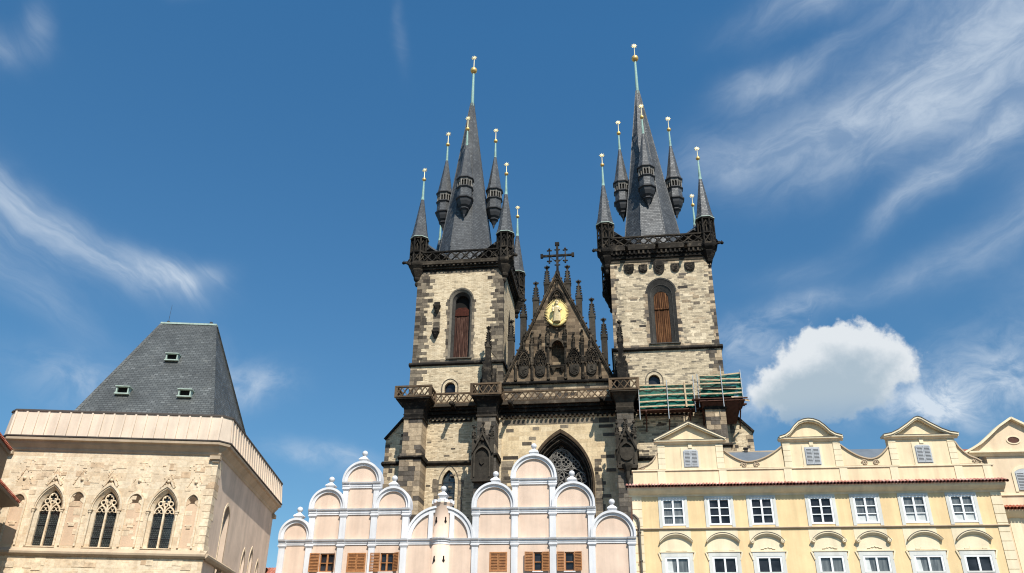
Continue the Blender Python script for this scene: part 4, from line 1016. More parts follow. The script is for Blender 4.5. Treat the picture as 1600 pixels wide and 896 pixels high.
rail((13.25, -2.25, 29.0), (13.2, -2.25, 31.7), (0, 1, 0), .16, .05); rail((14.4, -2.4, 30.3), (16.8, -2.9, 31.2), None, .14, .05)
rail((18.0, -3.0, 29.45), (19.4, -2.6, 29.3), None, .14, .05); rail((17.6, -3.2, 29.55), (19.1, -3.0, 29.5), None, .14, .05)
for q0, q1 in [((x, y, z0), (x, y, z1)) for x, y, z0, z1 in ((8.55, -2.28, 27.8, 31.75), (11.42, -2.28, 27.8, 31.9), (14.1, -2.28, 28.4, 32.3), (14.5, -2.6, 28.8, 32.3), (16.8, -3.18, 28.6, 32.9), (18.72, -3.15, 29.4, 32.4))]+[((x, -2.28, 29.0), (x, 0, 29.0)) for x in (11.42, 16.8)]:
    p = MB(); p.tube([q0, q1], .045, 6); p.build('scaffold_tube', 'steel_tube', sc)
p = MB()
for k in range(5): p.box(8.3, 14.4+random.uniform(-.2, .2), -2.2+k*.25, -1.97+k*.25, 28.78+.01*k, 28.86+.01*k)
for k in range(9): p.box(14.0+random.uniform(-.3, .3), 19.0+random.uniform(-.5, .3), -3.2+k*.28, -2.95+k*.28, 29.4+random.uniform(0, .05), 29.5+random.uniform(0, .05))
for x in (9.2, 11.5, 13.6, 15.2, 17.0, 18.5): p.bar((x, -3.1 if x > 14 else -2.3, 29.3 if x > 14 else 28.7), (x, 0, 29.3 if x > 14 else 28.7), .14, .14); p.bar((x, -2.8 if x > 14 else -2.1, 29.2 if x > 14 else 28.6), (x, -.15, 27.2), .12, .12)
p.box(14.5, 18.9, -3.1, -.3, 29.25, 29.36)
p.build('platform_boards', 'rusty_board', sc)
# dark sheeting under the right platform
p = MB(); p.add([(14.7, -2.9, 29.2), (18.6, -2.9, 29.2), (18.2, -.3, 27.7), (14.9, -.3, 27.6)], [(0, 1, 2, 3)]); p.build('hanging_sheet', 'rusty_board', sc)

# ==================================================================== STONE HOUSE (left)
sh_ = thing('stone_house', 'pale stone gothic house with traceried windows, tall slate roof and ribbed parapet', 'house', (-16.40, 46, 0), 3.3)
X0, X1, DEP = -11.45, .1, 15.75
WINS = [(-8.98, -7.89), (-6.0, -4.9), (-2.95, -1.82)]
holes = []
for a, b_ in WINS: holes.append(arch(a-.16, b_+.16, 11.0, 12.24, 10, 9.05))
NICH = [(-10.45, -9.75, 11.75), (-7.38, -6.68, 11.95), (-4.3, -3.58, 11.92), (-1.2, -.58, 11.95)]
nh = [arch(a, b_, zt-.42, zt, 8, 9.1) for a, b_, zt in NICH]
bd = MB()
bd.wall([(X0, 8.8), (X1, 8.8), (X1, 14.2), (X0, 14.2)], holes, 0, .45)
bd.wall([(X0-.12, 0), (X1+.12, 0), (X1+.12, 8.8), (X0-.12, 8.8)], [], -.12, .1, .12)
fr_ = bd.build('front_wall', 'stone_house_ashlar', sh_)
# shallow niches are inset panels: frames with rough infill
nf = MB()
for L in nh:
    xs_ = [x for x, z in L]; a, b_ = min(xs_), max(xs_); zt = max(z for x, z in L)
    nf = MB(); nf.band(arch(a-.10, b_+.10, zt-.42, zt+.14, 8, 9.1), arch(a, b_, zt-.42, zt, 8, 9.1), -.07, .05); nf.build('niche_frame', 'stone_house_ashlar', fr_)
pass
nd = MB()
for a, b_, zt in NICH:
    m_ = (a+b_)/2
    nd = MB(); nd.box(a+.015, b_-.015, -.005, .02, 9.12, zt-.5); nd.build('niche_infill', 'niche_infill', fr_)
    nd = MB(); nd.prism_y(arch(a+.05, b_-.05, zt-.42, zt-.04, 6, zt-.5), -.006, .02); nd.build('niche_head', 'hollow_shade_brown', fr_)  # flat dark patch paints shade into the niche head
nc = MB()
for a, b_, zt in NICH:
    m_ = (a+b_)/2; nc = MB()
    for cx, sg in ((a, 1), (b_, -1)): nc.prism_y([(cx, zt-.62), (cx+sg*.2, zt-.46), (cx+sg*.16, zt-.34), (cx+sg*.05, zt-.3), (cx, zt-.25)], -.03, .01)
    nc.box(a+.12, b_-.14, -.03, .02, 10.25, 10.33); nc.box(a+.2, b_-.2, -.045, .02, 10.12, 10.25); nc.build('niche_cusps', 'stone_house_blocks', fr_)
# rough hacked masonry, ghost gablets and patches
rb = MB()
for a, b_, zt in NICH:
    z = 9.15
    while z < zt-.5:
        h = random.uniform(.2, .4); z += h
for _ in range(120):
    xx = random.uniform(X0+.2, X1-.7); zz = random.uniform(9.2, 13.6); w_ = random.uniform(.2, .7)
    if any(xx < b_+.3 and xx+w_ > a-.3 and zz < 12.4 for a, b_ in WINS): continue
    rb.box(xx, xx+w_, -.008-random.uniform(0, .018), .05, zz, zz+random.uniform(.15, .36))
quoins(rb, X1, -1, 0, 8.95, 14.0, .4, .8, .35, .5, .01, 1)
for _ in range(70): xx = random.uniform(X0, X1-.7); zz = random.uniform(4.5, 8.3); rb.box(xx, xx+random.uniform(.3, .9), -.135-random.uniform(0, .015), -.1, zz, zz+random.uniform(.2, .4))
merge(fr_, rb, 'stone_house_blocks')
gh = MB()
for cx in [(a+b_)/2 for a, b_ in WINS]+[(a+b_)/2 for a, b_, _ in NICH]:
    for s_ in (-1, 1):
        for k in range(4):
            if random.random() < .45: continue
            f = k/4; gh.bar((cx+s_*(.42-.4*f), -.02, 12.35+f*.85), (cx+s_*(.42-.4*(f+.2)), -.02, 12.35+(f+.2)*.85), random.uniform(.03, .07), random.uniform(.03, .06))
    gh.sphere((cx, -.02, 12.62), .1, 6, 5); gh.box(cx-.22, cx+.22, -.02, .02, 13.62, 13.65); gh.box(cx-.1, cx+.1, -.03, .02, 13.25, 13.6)
    for k in range(12): gh.sphere((cx+random.uniform(-.5, .5), 0, random.uniform(12.2, 13.6)), random.uniform(.02, .05), 5, 4)
merge(fr_, gh, 'stone_house_blocks')
for a, b_ in WINS:
    f = MB(); m_ = (a+b_)/2; zs = 11.0
    f.band(arch(a-.155, b_+.155, 11.0, 12.235, 10, 9.05), arch(a+.0, b_-.0, 11.0, 12.06, 10, 9.1), .06, .42, y_in=.24)
    f.bar((m_, .27, 9.1), (m_, .27, 11.35), .09, .14)
    for c0, c1 in ((a, m_), (m_, b_)):
        f.band(arch(c0+.02, c1-.02, 10.92, 11.34, 8), arch(c0+.075, c1-.075, 10.92, 11.25, 8), .2, .34)
        for q in (-1, 1): f.tube([((c0+c1)/2+q*.12+.11*math.cos(k*PI/4), .27, 11.04+.1*math.sin(k*PI/4)) for k in range(8)], .025, 5, True)
    for cx, cz, r_ in ((m_, 11.68, .21), (m_-.28, 11.46, .12), (m_+.28, 11.46, .12), (m_, 11.38, .1)):
        f.tube([(cx+r_*math.cos(k*PI/6), .27, cz+r_*math.sin(k*PI/6)) for k in range(12)], .042, 6, True)
        if r_ > .15:
            for k in range(4): aa = PI/4+k*PI/2; f.sphere((cx+r_*.72*math.cos(aa), .27, cz+r_*.72*math.sin(aa)), .06, 6, 5)
    f.band(arch(a-.32, b_+.32, 11.0, 12.48, 10), arch(a-.22, b_+.22, 11.0, 12.33, 10), -.06, .05)
    for s_ in (-1, 1): f.bar((m_+s_*.36, -.02, 12.28), (m_+s_*.02, -.02, 12.86), .09, .13); hb = MB(); hb.prism_y([(m_+s_*.05, 12.56), (m_+s_*.17, 12.42), (m_+s_*.12, 12.68)], -.012, .02); hb.build('gablet_shade', 'hollow_shade_brown', fr_)  # dark triangles paint the shade of gablet hollows on the flat wall
    for s_, x in ((-1, a-.2), (1, b_+.2)): f.box(x-.07, x+.07, -.09, .1, 10.86, 11.0); f.box(x-.1, x+.1, -.12, .1, 10.98, 11.03); f.bar((x, -.02, 9.1), (x, -.02, 10.86), .09, .09)
    f.prism_x([(-.06, 9.02), (-.06, 9.05), (.4, 9.14), (.4, 9.02)], a-.25, b_+.25)
    wf = f.build('window_tracery', 'cornice_stone' if False else 'stone_house_ashlar', fr_)
    gl = MB(); gl.box(a-.1, b_+.1, .38, .4, 9.0, 12.2); gl.build('leaded_pane', 'leaded_glass', fr_)
    br_ = MB()
    for z in (9.6, 10.2): br_.box(a, b_, .34, .36, z, z+.03)
    br_.build('glazing_bar', 'iron_and_shade', fr_)
# side wall and its openings
sw = MB()
SIDE = [(2.85, 4.05, 12.1, 7.5), (8.5, 9.25, 10.5, 6.5), (10.45, 11.25, 10.9, 6.5), (12.6, 13.3, 10.45, 6.5)]
loops = [[(0, 8.8), (DEP, 8.8), (DEP, 14.2), (0, 14.2)]]
lo = [(0.0, 0), (DEP, 0), (DEP, 14.2), (0.0, 14.2)]
hs = [arch(a, b_, zt-.75, zt, 8, z0) for a, b_, zt, z0 in SIDE]
tri = tessellate_polygon([[Vector((y, z, 0)) for y, z in L] for L in [lo]+hs]); flat = [(X1, y, z) for L in [lo]+hs for y, z in L]
sw.add(flat, [tuple(t_) for t_ in tri])
for L in hs:
    n_ = len(L); sw.add([(X1, y, z) for y, z in L]+[(X1-.4, y, z) for y, z in L], [(i, (i+1) % n_, n_+(i+1) % n_, n_+i) for i in range(n_)])
sw.add([(X0, 0, 0), (X0, DEP, 0), (X0, DEP, 14.2), (X0, 0, 14.2)], [(0, 1, 2, 3)]); sw.add([(X0, DEP, 0), (X1, DEP, 0), (X1, DEP, 14.2), (X0, DEP, 14.2)], [(0, 1, 2, 3)])
so = sw.build('side_wall', 'side_plaster', sh_)
for a, b_, zt, z0 in SIDE: gl = MB(); gl.box(X1-.38, X1-.36, a-.1, b_+.1, z0, zt+.1); gl.build('side_pane', 'window_glass', so)
for a, b_, zt, z0 in SIDE:
    p = MB(); O = arch(a-.14, b_+.14, zt-.75, zt+.17, 8, z0); I = arch(a, b_, zt-.75, zt, 8, z0); n_ = len(O)
    p.add([(X1+.03, y, z) for y, z in O]+[(X1+.03, y, z) for y, z in I]+[(X1-.1, y, z) for y, z in O], [(i, i+1, n_+i+1, n_+i) for i in range(n_-1)]+[(i, i+1, 2*n_+i+1, 2*n_+i) for i in range(n_-1)])
    p.bar((X1-.2, (a+b_)/2, z0), (X1-.2, (a+b_)/2, zt-.3), .08, .12) if b_-a > 1 else None
    p.build('side_window_frame', 'stone_house_ashlar', so)
# string courses, cornice, parapet with fins
p = MB(); p.prism_x([(-.32, 8.66), (-.34, 8.76), (-.02, 8.98), (.1, 8.98), (.1, 8.55), (-.2, 8.55)], X0-.1, X1+.24)
p.prism_y([(X1+.34, 8.66), (X1+.36, 8.76), (X1+.02, 8.98), (X1-.1, 8.98), (X1-.1, 8.55), (X1+.2, 8.55)], -.2, 6.2); p.build('string_course', 'cornice_stone', sh_)
def cham(o, c=.55): return [(X0-o+c, -o), (X1+o-c, -o), (X1+o, -o+c), (X1+o, DEP+o-c), (X1+o-c, DEP+o), (X0-o+c, DEP+o), (X0-o, DEP+o-c), (X0-o, -o+c)]
co = MB()
lv = [(.02, 14.12), (.08, 14.2), (.1, 14.3), (.28, 14.5), (.34, 14.62), (.50, 14.66), (.52, 14.78), (.46, 14.84)]
vs = []; fs = []
for o_, z in lv: vs += [(x, y, z) for x, y in cham(o_, max(.02, o_))]
for i in range(len(lv)-1):
    for k in range(8): k2 = (k+1) % 8; fs.append((i*8+k, i*8+k2, (i+1)*8+k2, (i+1)*8+k))
co.add(vs, fs); co.build('cornice', 'cornice_stone', sh_)
pa = MB()
C0 = cham(.46, .5); C1 = cham(.36, .45)
vs = [(x, y, 14.84) for x, y in C0]+[(x, y, 16.32) for x, y in C1]; pa.add(vs, [(k, (k+1) % 8, 8+(k+1) % 8, 8+k) for k in range(8)]+[tuple(range(8, 16))])
par = pa.build('parapet', 'parapet_plaster', sh_)
ld = MB(); CL = cham(.56, .55); ld.add([(x, y, 14.83) for x, y in CL]+[(x, y, 14.89) for x, y in CL]+[(x, y, 14.92) for x, y in C0], [(k, (k+1) % 8, 8+(k+1) % 8, 8+k) for k in range(8)]+[(8+k, 8+(k+1) % 8, 16+(k+1) % 8, 16+k) for k in range(8)]+[tuple(range(8))]); ld.build('lead_drip', 'lead_and_shade', par)
fi = MB()
def fin(p0, p1, nrm):
    p0 = Vector(p0); p1 = Vector(p1); nrm = Vector(nrm); t_ = Vector((-nrm.y, nrm.x, 0))*.05
    a = p0+Vector((0, 0, 14.84)); b_ = p1+Vector((0, 0, 16.3))
    pts = [a-nrm*.02, a+nrm*.10, b_+nrm*.045, b_-nrm*.02]
    fi.add([q-t_ for q in pts]+[q+t_ for q in pts], [(0, 1, 2, 3), (4, 5, 6, 7), (0, 1, 5, 4), (1, 2, 6, 5), (2, 3, 7, 6)])
n_ = 19
for i in range(n_+1):
    f = i/n_; x = X0+.1+(X1-.2-X0)*f; fin((x, -.46, 0), (x, -.36, 0), (0, -1, 0))
for i in range(25):
    y = .2+(DEP-.4)*i/24; fin((X1+.46, y, 0), (X1+.36, y, 0), (1, 0, 0))
fi.build('parapet_fin', 'parapet_plaster', par)
cpg = MB(); C = cham(.42, .48); I = cham(.1, .3)
cpg.add([(x, y, 16.30) for x, y in C]+[(x, y, 16.40) for x, y in C]+[(x, y, 16.42) for x, y in I], [(k, (k+1) % 8, 8+(k+1) % 8, 8+k) for k in range(8)]+[(8+k, 8+(k+1) % 8, 16+(k+1) % 8, 16+k) for k in range(8)]); cpg.build('parapet_cap', 'lead_and_shade', par)
for bx in (((X1-.45, X1+.12, -.22, .12, 13.9, 14.1), (X1-.3, X1+.06, -.12, .1, 13.75, 13.9)), ((X1-.35, X1+.2, DEP-.4, DEP+.2, 13.85, 14.1),), ((X0-.1, X0+.4, -.22, .1, 13.9, 14.1),)):
    p = MB(); [p.box(*q_) for q_ in bx]; p.build('corner_bracket', 'cornice_stone', sh_)
# roof
rf = MB(); RB = (-9.85, -.62, .6, 15.0, 14.8); RT = (-7.62, -3.97, 7.7, 7.95, 25.5)
vs = [(RB[0], RB[2], RB[4]), (RB[1], RB[2], RB[4]), (RB[1], RB[3], RB[4]), (RB[0], RB[3], RB[4]), (RT[0], RT[2], RT[4]), (RT[1], RT[2], RT[4]), (RT[1], RT[3], RT[4]), (RT[0], RT[3], RT[4])]
rf.add(vs, [(k, (k+1) % 4, 4+(k+1) % 4, 4+k) for k in range(4)]+[(4, 5, 6, 7)]); roof = rf.build('roof', 'roof_slate', sh_)
p = MB(); p.box(RT[0]-.1, RT[1]+.1, RT[2]-.1, RT[3]+.1, 25.44, 25.56); p.build('ridge_copper', 'pale_copper', roof)
p = MB()
for k in (0, 1, 2): p.bar(vs[k], vs[4+k], .2, .07)
p.build('hip_slates', 'roof_slate', roof)
p = MB(); p.lathe(RT[0]+.35, 7.8, [(.016, 25.5), (.008, 27.0)], 6); p.lathe(RT[0]+.35, 7.8, [(.13, 25.55), (.1, 25.7)], 8); p.lathe(RT[1]-.35, 7.8, [(.13, 25.55), (.1, 25.75)], 8); p.build('ridge_rod', 'iron_and_shade', roof)
sl = (25.5-14.8)/(7.7-.6)
for x, y in ((-7.28, 3.35), (-3.5, 3.3), (-5.5, 5.4)):
    z = 14.8+(y-.6)*sl; w_ = .34
    p = MB(); p.box(x-w_-.04, x-w_+.03, y-.42, y+.3, z-.28, z+.16); p.box(x+w_-.03, x+w_+.04, y-.42, y+.3, z-.28, z+.16); p.box(x-w_-.1, x+w_+.1, y-.50, y+.35, z+.12, z+.17); p.box(x-w_-.1, x+w_+.1, y-.46, y-.1, z-.34, z-.27)
    d = p.build('roof_dormer', 'pale_copper', roof)
    p = MB(); p.box(x-w_+.05, x+w_-.05, y-.25, y+.2, z-.26, z+.11); p.build('dormer_opening', 'void_and_shade', d)
    pass

# ==================================================================== NEIGHBOUR at the far left edge
a0 = rad(3.3); nx = -16.40+math.cos(a0)*-9.58+math.sin(a0)*1.0; ny = 46+math.sin(a0)*-9.58-math.cos(a0)*1.0
nb = thing('corner_house', 'shaded-eaved red-tiled house cut off by the left edge beside the stone house', 'house', (nx, ny, 0), 18.0)
p = MB(); p.box(-9, -.75, -14, -.02, 0, 11.0); p.build('wall', 'stone_bell', nb)
p = MB(); p.prism_y([(-.9, 10.72), (-.02, 10.88), (-.02, 11.02), (-.9, 11.1)], -14.2, 0); p.tube([(.0, -14.2, 10.94), (.0, .05, 10.94)], .08, 8); ev = p.build('eaves', 'lead_and_shade', nb)  # dark colour carries the shade under these eaves
p = MB(); p.add([(.02, -14.2, 11.02), (.02, 0, 11.02), (-5, 0, 14.6), (-5, -14.2, 14.6), (-9.5, 0, 11.0), (-9.5, -14.2, 11.0)], [(0, 1, 2, 3), (2, 3, 5, 4), (1, 2, 4)])
for k in range(58): y = -14.1+k*.245; p.tube([(.08, y, 11.06), (-1.2, y, 11.98)], .075, 6)
p.build('tiled_roof', 'red_tile', nb)
p = MB(); p.box(-8, -1.08, -14, -.12, 11.1, 13.5); up = p.build('upper_wall', 'lead_and_shade', nb)  # shade on this wall is put into its dark colour
p = MB(); p.prism_y([(-1.6, 13.3), (-1.0, 13.5), (-1.0, 13.68), (-1.6, 13.75)], -14.2, -.1); p.build('eaves', 'lead_and_shade', up)  # soffit shade is painted in by the dark colour
p = MB(); p.add([(-.98, -14.2, 13.68), (-.98, -.1, 13.68), (-4.5, -.1, 16.2), (-4.5, -14.2, 16.2)], [(0, 1, 2, 3)])
for k in range(57): y = -14.1+k*.245; p.tube([(-.92, y, 13.72), (-2.1, y, 14.55)], .075, 6)
p.build('tiled_roof', 'red_tile', up)

# ==================================================================== PINK HOUSE
pk = thing('pink_gabled_house', 'pink house with white arched stepped gables, ball finials and brown shutters', 'house', (-3.4765, 62, 0), -6.5)
PB = [-13.3, -11.25, -8.88, -6.53, -4.16, 1.06, 3.92, 6.68, 9.45, 12.25]; PW = .46
Z1a, Z1b = 12.25, 12.64
WIN = [(-10.36, -9.24), (-8.28, -6.95), (-5.85, -4.88), (2.15, 3.37), (5.28, 5.88), (7.5, 8.16)]
p = MB(); p.wall([(-13.45, 0), (12.42, 0), (12.42, 12.4), (-13.45, 12.4)], [[(a, 10.38), (b_, 10.38), (b_, 11.68), (a, 11.68)] for a, b_ in WIN], 0, .3)
for x in (-13.45, 12.42): p.add([(x, 0, 0), (x, 12, 0), (x, 12, 12.4), (x, 0, 12.4)], [(0, 1, 2, 3)])
p.add([(-13.45, 12, 0), (12.42, 12, 0), (12.42, 12, 12.4), (-13.45, 12, 12.4)], [(0, 1, 2, 3)]); pw_ = p.build('wall', 'pink_plaster', pk)
# plain pitched roofs hidden behind the gables
p = MB()
for a, b_, zt in ((-11.2, -4.2, 15.0), (1.2, 9.4, 15.2)): p = MB(); p.add([(a, .6, 12.4), (b_, .6, 12.4), ((a+b_)/2, .6, zt), (a, 12, 12.4), (b_, 12, 12.4), ((a+b_)/2, 12, zt)], [(0, 2, 5, 3), (1, 2, 5, 4), (3, 4, 5)]); p.build('roof', 'red_tile', pk)


def lunette(xa, xb, zs, za, name='gable_arch'):
    """white moulded arch with pink infill over a bay"""
    t_ = .30
    f = MB(); f.prism_y(round_arch(xa+.1, xb-.1, zs, za-.1, 12), .02, .62); inf = f.build('gable_infill', 'pink_plaster', pk)
    a = MB()
    O = round_arch(xa, xb, zs, za, 14); I = round_arch(xa+t_, xb-t_, zs, za-t_, 14); Mo = round_arch(xa-.06, xb+.06, zs, za+.06, 14); M1 = round_arch(xa+.1, xb-.1, zs, za-.10, 14); M2 = round_arch(xa+.2, xb-.2, zs, za-.20, 14)
    a.band(Mo, M1, -.26, .68); a.band(M1, M2, -.19, .3, y_in=-.13); a.band(M2, I, -.12, .2)
    return a.build(name, 'white_stucco', pk)


def entab(xa, xb, za, zb, posts):
    e = MB()
    def prof(x0, x1, o): e.prism_x([(-.06-o, za), (-.06-o, za+.1), (-.10-o, za+.12), (-.10-o, zb-.17), (-.2-o, zb-.1), (-.24-o, zb), (.3, zb), (.3, za)], x0, x1)
    prof(xa, xb, 0)
    for x in posts: prof(x-PW/2-.05, x+PW/2+.05, .1)
    return e.build('entablature', 'white_stucco', pk)


def posts(xs_, z0, z1, w_=PW):
    for x in xs_:
        e = MB(); e.box(x-w_/2, x+w_/2, -.13, .3, z0, z1-.16); e.box(x-w_/2-.04, x+w_/2+.04, -.17, .28, z1-.16, z1-.09); e.box(x-w_/2-.08, x+w_/2+.08, -.21, .27, z1-.09, z1-.004); e.build('pilaster', 'white_stucco', pk)


def bay(xa, xb, z0, z1):
    e = MB(); e.box(xa, xb, .015, .6, z0, z1); e.build('gable_infill', 'pink_plaster', pk)


def ball_finial(x, z, s_=1.0):
    e = MB(); y = .2
    e.box(x-.24*s_, x+.24*s_, y-.24*s_, y+.24*s_, z-.12, z+.07); e.box(x-.30*s_, x+.30*s_, y-.3*s_, y+.3*s_, z+.07, z+.15)
    e.lathe(x, y, [(.5*s_, z+.15), (.52*s_, z+.2), (.40*s_, z+.3), (.2*s_, z+.42), (.13*s_, z+.47), (.13*s_, z+.54)], 4, PI/4)
    e.sphere((x, y, z+.70*s_), .215*s_, 20, 14); e.build('ball_finial', 'white_stucco', pk)


posts(PB, 0, Z1a)
entab(-13.6, 12.58, Z1a, Z1b, PB)
H2, H3 = (14.43, 14.86), (16.4, 16.84)
H2R, H3R = (14.40, 14.8), (16.5, 16.93)
# left gable
lunette(PB[0]-.27, PB[1]+.02, Z1b, 14.16); ball_finial((PB[0]+PB[1])/2-.1, 14.2)
bay(PB[1]-.1, PB[4]+.1, Z1b, H2[0]+.1); posts(PB[1:5], Z1b, H2[0]); entab(PB[1]-.36, PB[4]+.34, *H2, PB[1:5])
lunette(PB[1]-.26, PB[2]+.0, H2[1], 16.4); ball_finial((PB[1]+PB[2])/2-.1, 16.44)
lunette(PB[3]-.02, PB[4]+.26, H2[1], 16.42); ball_finial((PB[3]+PB[4])/2+.08, 16.46)
bay(PB[2]-.05, PB[3]+.05, H2[1], H3[0]+.1); posts([PB[2]+.0, PB[3]-.0], H2[1], H3[0], .40); entab(PB[2]-.33, PB[3]+.33, *H3, [PB[2], PB[3]])
lunette(PB[2]-.27, PB[3]+.25, H3[1], 18.38); ball_finial((PB[2]+PB[3])/2-.05, 18.42)
# right gable
bay(PB[5]-.1, PB[8]+.1, Z1b, H2R[0]+.1); posts(PB[5:9], Z1b, H2R[0]); entab(PB[5]-.34, PB[8]+.36, *H2R, PB[5:9])
lunette(PB[5]-.26, PB[6]+.0, H2R[1], 16.62); ball_finial((PB[5]+PB[6])/2-.05, 16.66)
lunette(PB[7]-.0, PB[8]+.26, H2R[1], 16.58); ball_finial((PB[7]+PB[8])/2+.05, 16.62)
bay(PB[6]-.05, PB[7]+.05, H2R[1], H3R[0]+.1); posts([PB[6], PB[7]], H2R[1], H3R[0], .40); entab(PB[6]-.33, PB[7]+.33, *H3R, [PB[6], PB[7]])
lunette(PB[6]-.27, PB[7]+.27, H3R[1], 18.7); ball_finial((PB[6]+PB[7])/2, 18.74)
lunette(PB[8]-.02, PB[9]+.28, Z1b, 14.45); ball_finial((PB[8]+PB[9])/2+.12, 14.49)
# middle: one wide arch with the little round turret
TX = -1.47
f = MB(); f.prism_y(round_arch(PB[4]+.2, PB[5]-.2, Z1b, 14.85, 14), .02, .6); f.build('gable_infill', 'pink_plaster', pk)
a = MB(); O = round_arch(PB[4]+.1, PB[5]-.1, Z1b, 15.0, 16); I = round_arch(PB[4]+.1+.42, PB[5]-.1-.42, Z1b, 14.55, 16); M1 = round_arch(PB[4]+.25, PB[5]-.25, Z1b, 14.84, 16); a.band(O, M1, -.24, .66); a.band(M1, I, -.14, .2); a.build('gable_arch', 'white_stucco', pk)
for sx in (-.95, .62): a = MB(); a.box(TX+sx, TX+sx+.33, -.15, .3, Z1b, 14.62); a.build('turret_strip', 'white_stucco', pk)
tw_ = MB(); tw_.lathe(TX, .3, [(.74, 6), (.74, 12.2)], 24, None, True); tw_.lathe(TX, .3, [(.66, 12.62), (.66, 15.1), (.72, 15.16), (.72, 15.3)], 24, None, True)
tu = tw_.build('round_turret', 'pink_plaster', pk)
tb = MB(); tb.lathe(TX, .3, [(.76, 12.22), (.76, 12.36), (.82, 12.42), (.82, 12.5), (.92, 12.58), (.94, 12.66), (.66, 12.68)], 24, None, False); tb.build('turret_band', 'white_stucco', tu)
tk = MB()
for k in range(10):
    an = 2*PI*k/10+.1; tk.bar((TX+.72*math.cos(an), .3+.72*math.sin(an), 15.2), (TX+.72*math.cos(an), .3+.72*math.sin(an), 15.44), .22, .22, (math.cos(an), math.sin(an), 0))
tk.lathe(TX, .3, [(.66, 15.3), (.34, 15.55), (.3, 15.6)], 16); tk.build('turret_battlement', 'white_stucco', tu)
ball_finial(TX, 15.62)
for sx in (-.34, .34):
    for z in (11.0, 13.75):
        sl_ = MB(); yy = .3-math.sqrt(.66**2-sx**2) if z > 12.6 else .3-math.sqrt(.74**2-sx**2)
        sl_.prism_y([(TX+sx-.04, z+.4), (TX+sx+.04, z+.4), (TX+sx+.045, z+.18), (TX+sx+.09, z+.1), (TX+sx+.06, z), (TX+sx-.06, z), (TX+sx-.09, z+.1), (TX+sx-.045, z+.18)], yy-.05, yy+.06); sl_.build('loophole', 'void_and_shade', tu)
# windows and louvred shutters


def louvre(name, x0, x1, z0, z1, y, parent, mat='varnished_wood', open_to=None, ang=0):
    """louvred leaf; ang swings it out about its x0 edge"""
    e = MB(); w_ = x1-x0; h = z1-z0; s_ = 1 if w_ > 0 else -1; w_ = abs(w_)
    e.box(0, .06, -.045, 0, 0, h); e.box(w_-.06, w_, -.045, 0, 0, h); e.box(.06, w_-.06, -.042, 0, 0, .07); e.box(.06, w_-.06, -.042, 0, h-.07, h)
    n_ = max(6, int(h/.115))
    for k in range(n_): z = .08+(h-.16)*k/n_; e.box(.06, w_-.06, -.055, -.012, z+.005, z+.062)
    c_, sn = math.cos(rad(ang)), math.sin(rad(ang))
    e.v = [(x0+s_*(v_[0]*c_) - 0*sn, y+v_[1]*c_-v_[0]*sn, z0+v_[2]) for v_ in e.v]
    o_ = e.build(name, mat, parent)
    bk = MB(); bk.box(.04, w_-.04, -.012, -.002, .04, h-.04); bk.v = [(x0+s_*(v_[0]*c_), y+v_[1]*c_-v_[0]*sn, z0+v_[2]) for v_ in bk.v]; merge(o_, bk, 'rusty_board' if mat == 'varnished_wood' else 'iron_and_shade'); return o_


for i, (a, b_) in enumerate(WIN):
    if i in (1, 3):
        e = MB(); e.box(a-.03, b_+.03, -.02, .06, 10.35, 10.42); e.box(a-.03, b_+.03, -.02, .06, 11.62, 11.7); e.box(a-.03, a+.05, -.02, .06, 10.42, 11.62); e.box(b_-.05, b_+.03, -.02, .06, 10.42, 11.62); wf = e.build('closed_window', 'varnished_wood', pk)
        m_ = (a+b_)/2; louvre('shutter', a+.03, m_-.01, 10.42, 11.63, .05, wf); louvre('shutter', m_+.01, b_-.03, 10.42, 11.63, .05, wf)
        v_ = MB(); v_.box(a, b_, .08, .1, 10.38, 11.68); v_.build('shutter_backing', 'rusty_board', wf)
    else:
        e = MB(); nm = 2 if b_-a > .8 else 1
        for z0, z1 in ((10.38, 10.46), (11.6, 11.68), (10.98, 11.03)): e.box(a, b_, .08, .2, z0, z1)
        e.box(a, a+.07, .07, .2, 10.38, 11.68); e.box(b_-.07, b_, .07, .2, 10.38, 11.68)
        if nm == 2: m_ = (a+b_)/2; e.box(m_-.06, m_+.06, .06, .2, 10.38, 11.68)
        wf = e.build('window', 'varnished_wood', pk)
        v_ = MB(); v_.box(a, b_, .19, .2, 10.38, 11.68); v_.build('pane', 'window_glass', wf)
        sides = {0: ((-1, .72, 6), (1, .5, 78)), 2: ((-1, .72, 4), (1, .55, 35)), 4: ((-1, .62, 12), (1, .55, 10)), 5: ((-1, .55, 8), (1, .55, 12))}[i]
        for sg, wd, an in sides:
            if sg < 0: louvre('shutter', a-.01, a-.01-wd, 10.38, 11.68, -.06, wf, ang=an)
            else: louvre('shutter', b_+.01, b_+.01+wd, 10.38, 11.68, -.06, wf, ang=an)
        s_ = MB(); s_.box(a-.08, b_+.08, -.1, .05, 10.3, 10.37); s_.build('window_sill', 'white_stucco', wf)

# ==================================================================== YELLOW HOUSE
yh = thing('yellow_house', 'pale yellow house with three attic gables, red tile eaves and white windows', 'house', (9.728, 62, 0), -7.0)
YX0, YX1 = -.62, 25.2
UW = [(1.5, 3.12), (4.83, 6.43), (7.85, 9.45), (12.0, 13.62), (15.1, 16.7), (18.42, 20.04), (21.68, 23.3)]
UZ = (13.72, 15.62)
LW = [(1.48, 3.2), (4.8, 6.5), (7.87, 9.6), (12.1, 13.8), (15.1, 16.88), (18.5, 20.4), (21.8, 23.6)]
LZ = (9.3, 11.5)
p = MB(); p.wall([(YX0, 0), (YX1, 0), (YX1, 16.0), (YX0, 16.0)], [[(a, UZ[0]), (b_, UZ[0]), (b_, UZ[1]), (a, UZ[1])] for a, b_ in UW]+[[(a, LZ[0]), (b_, LZ[0]), (b_, LZ[1]), (a, LZ[1])] for a, b_ in LW], 0, .3)
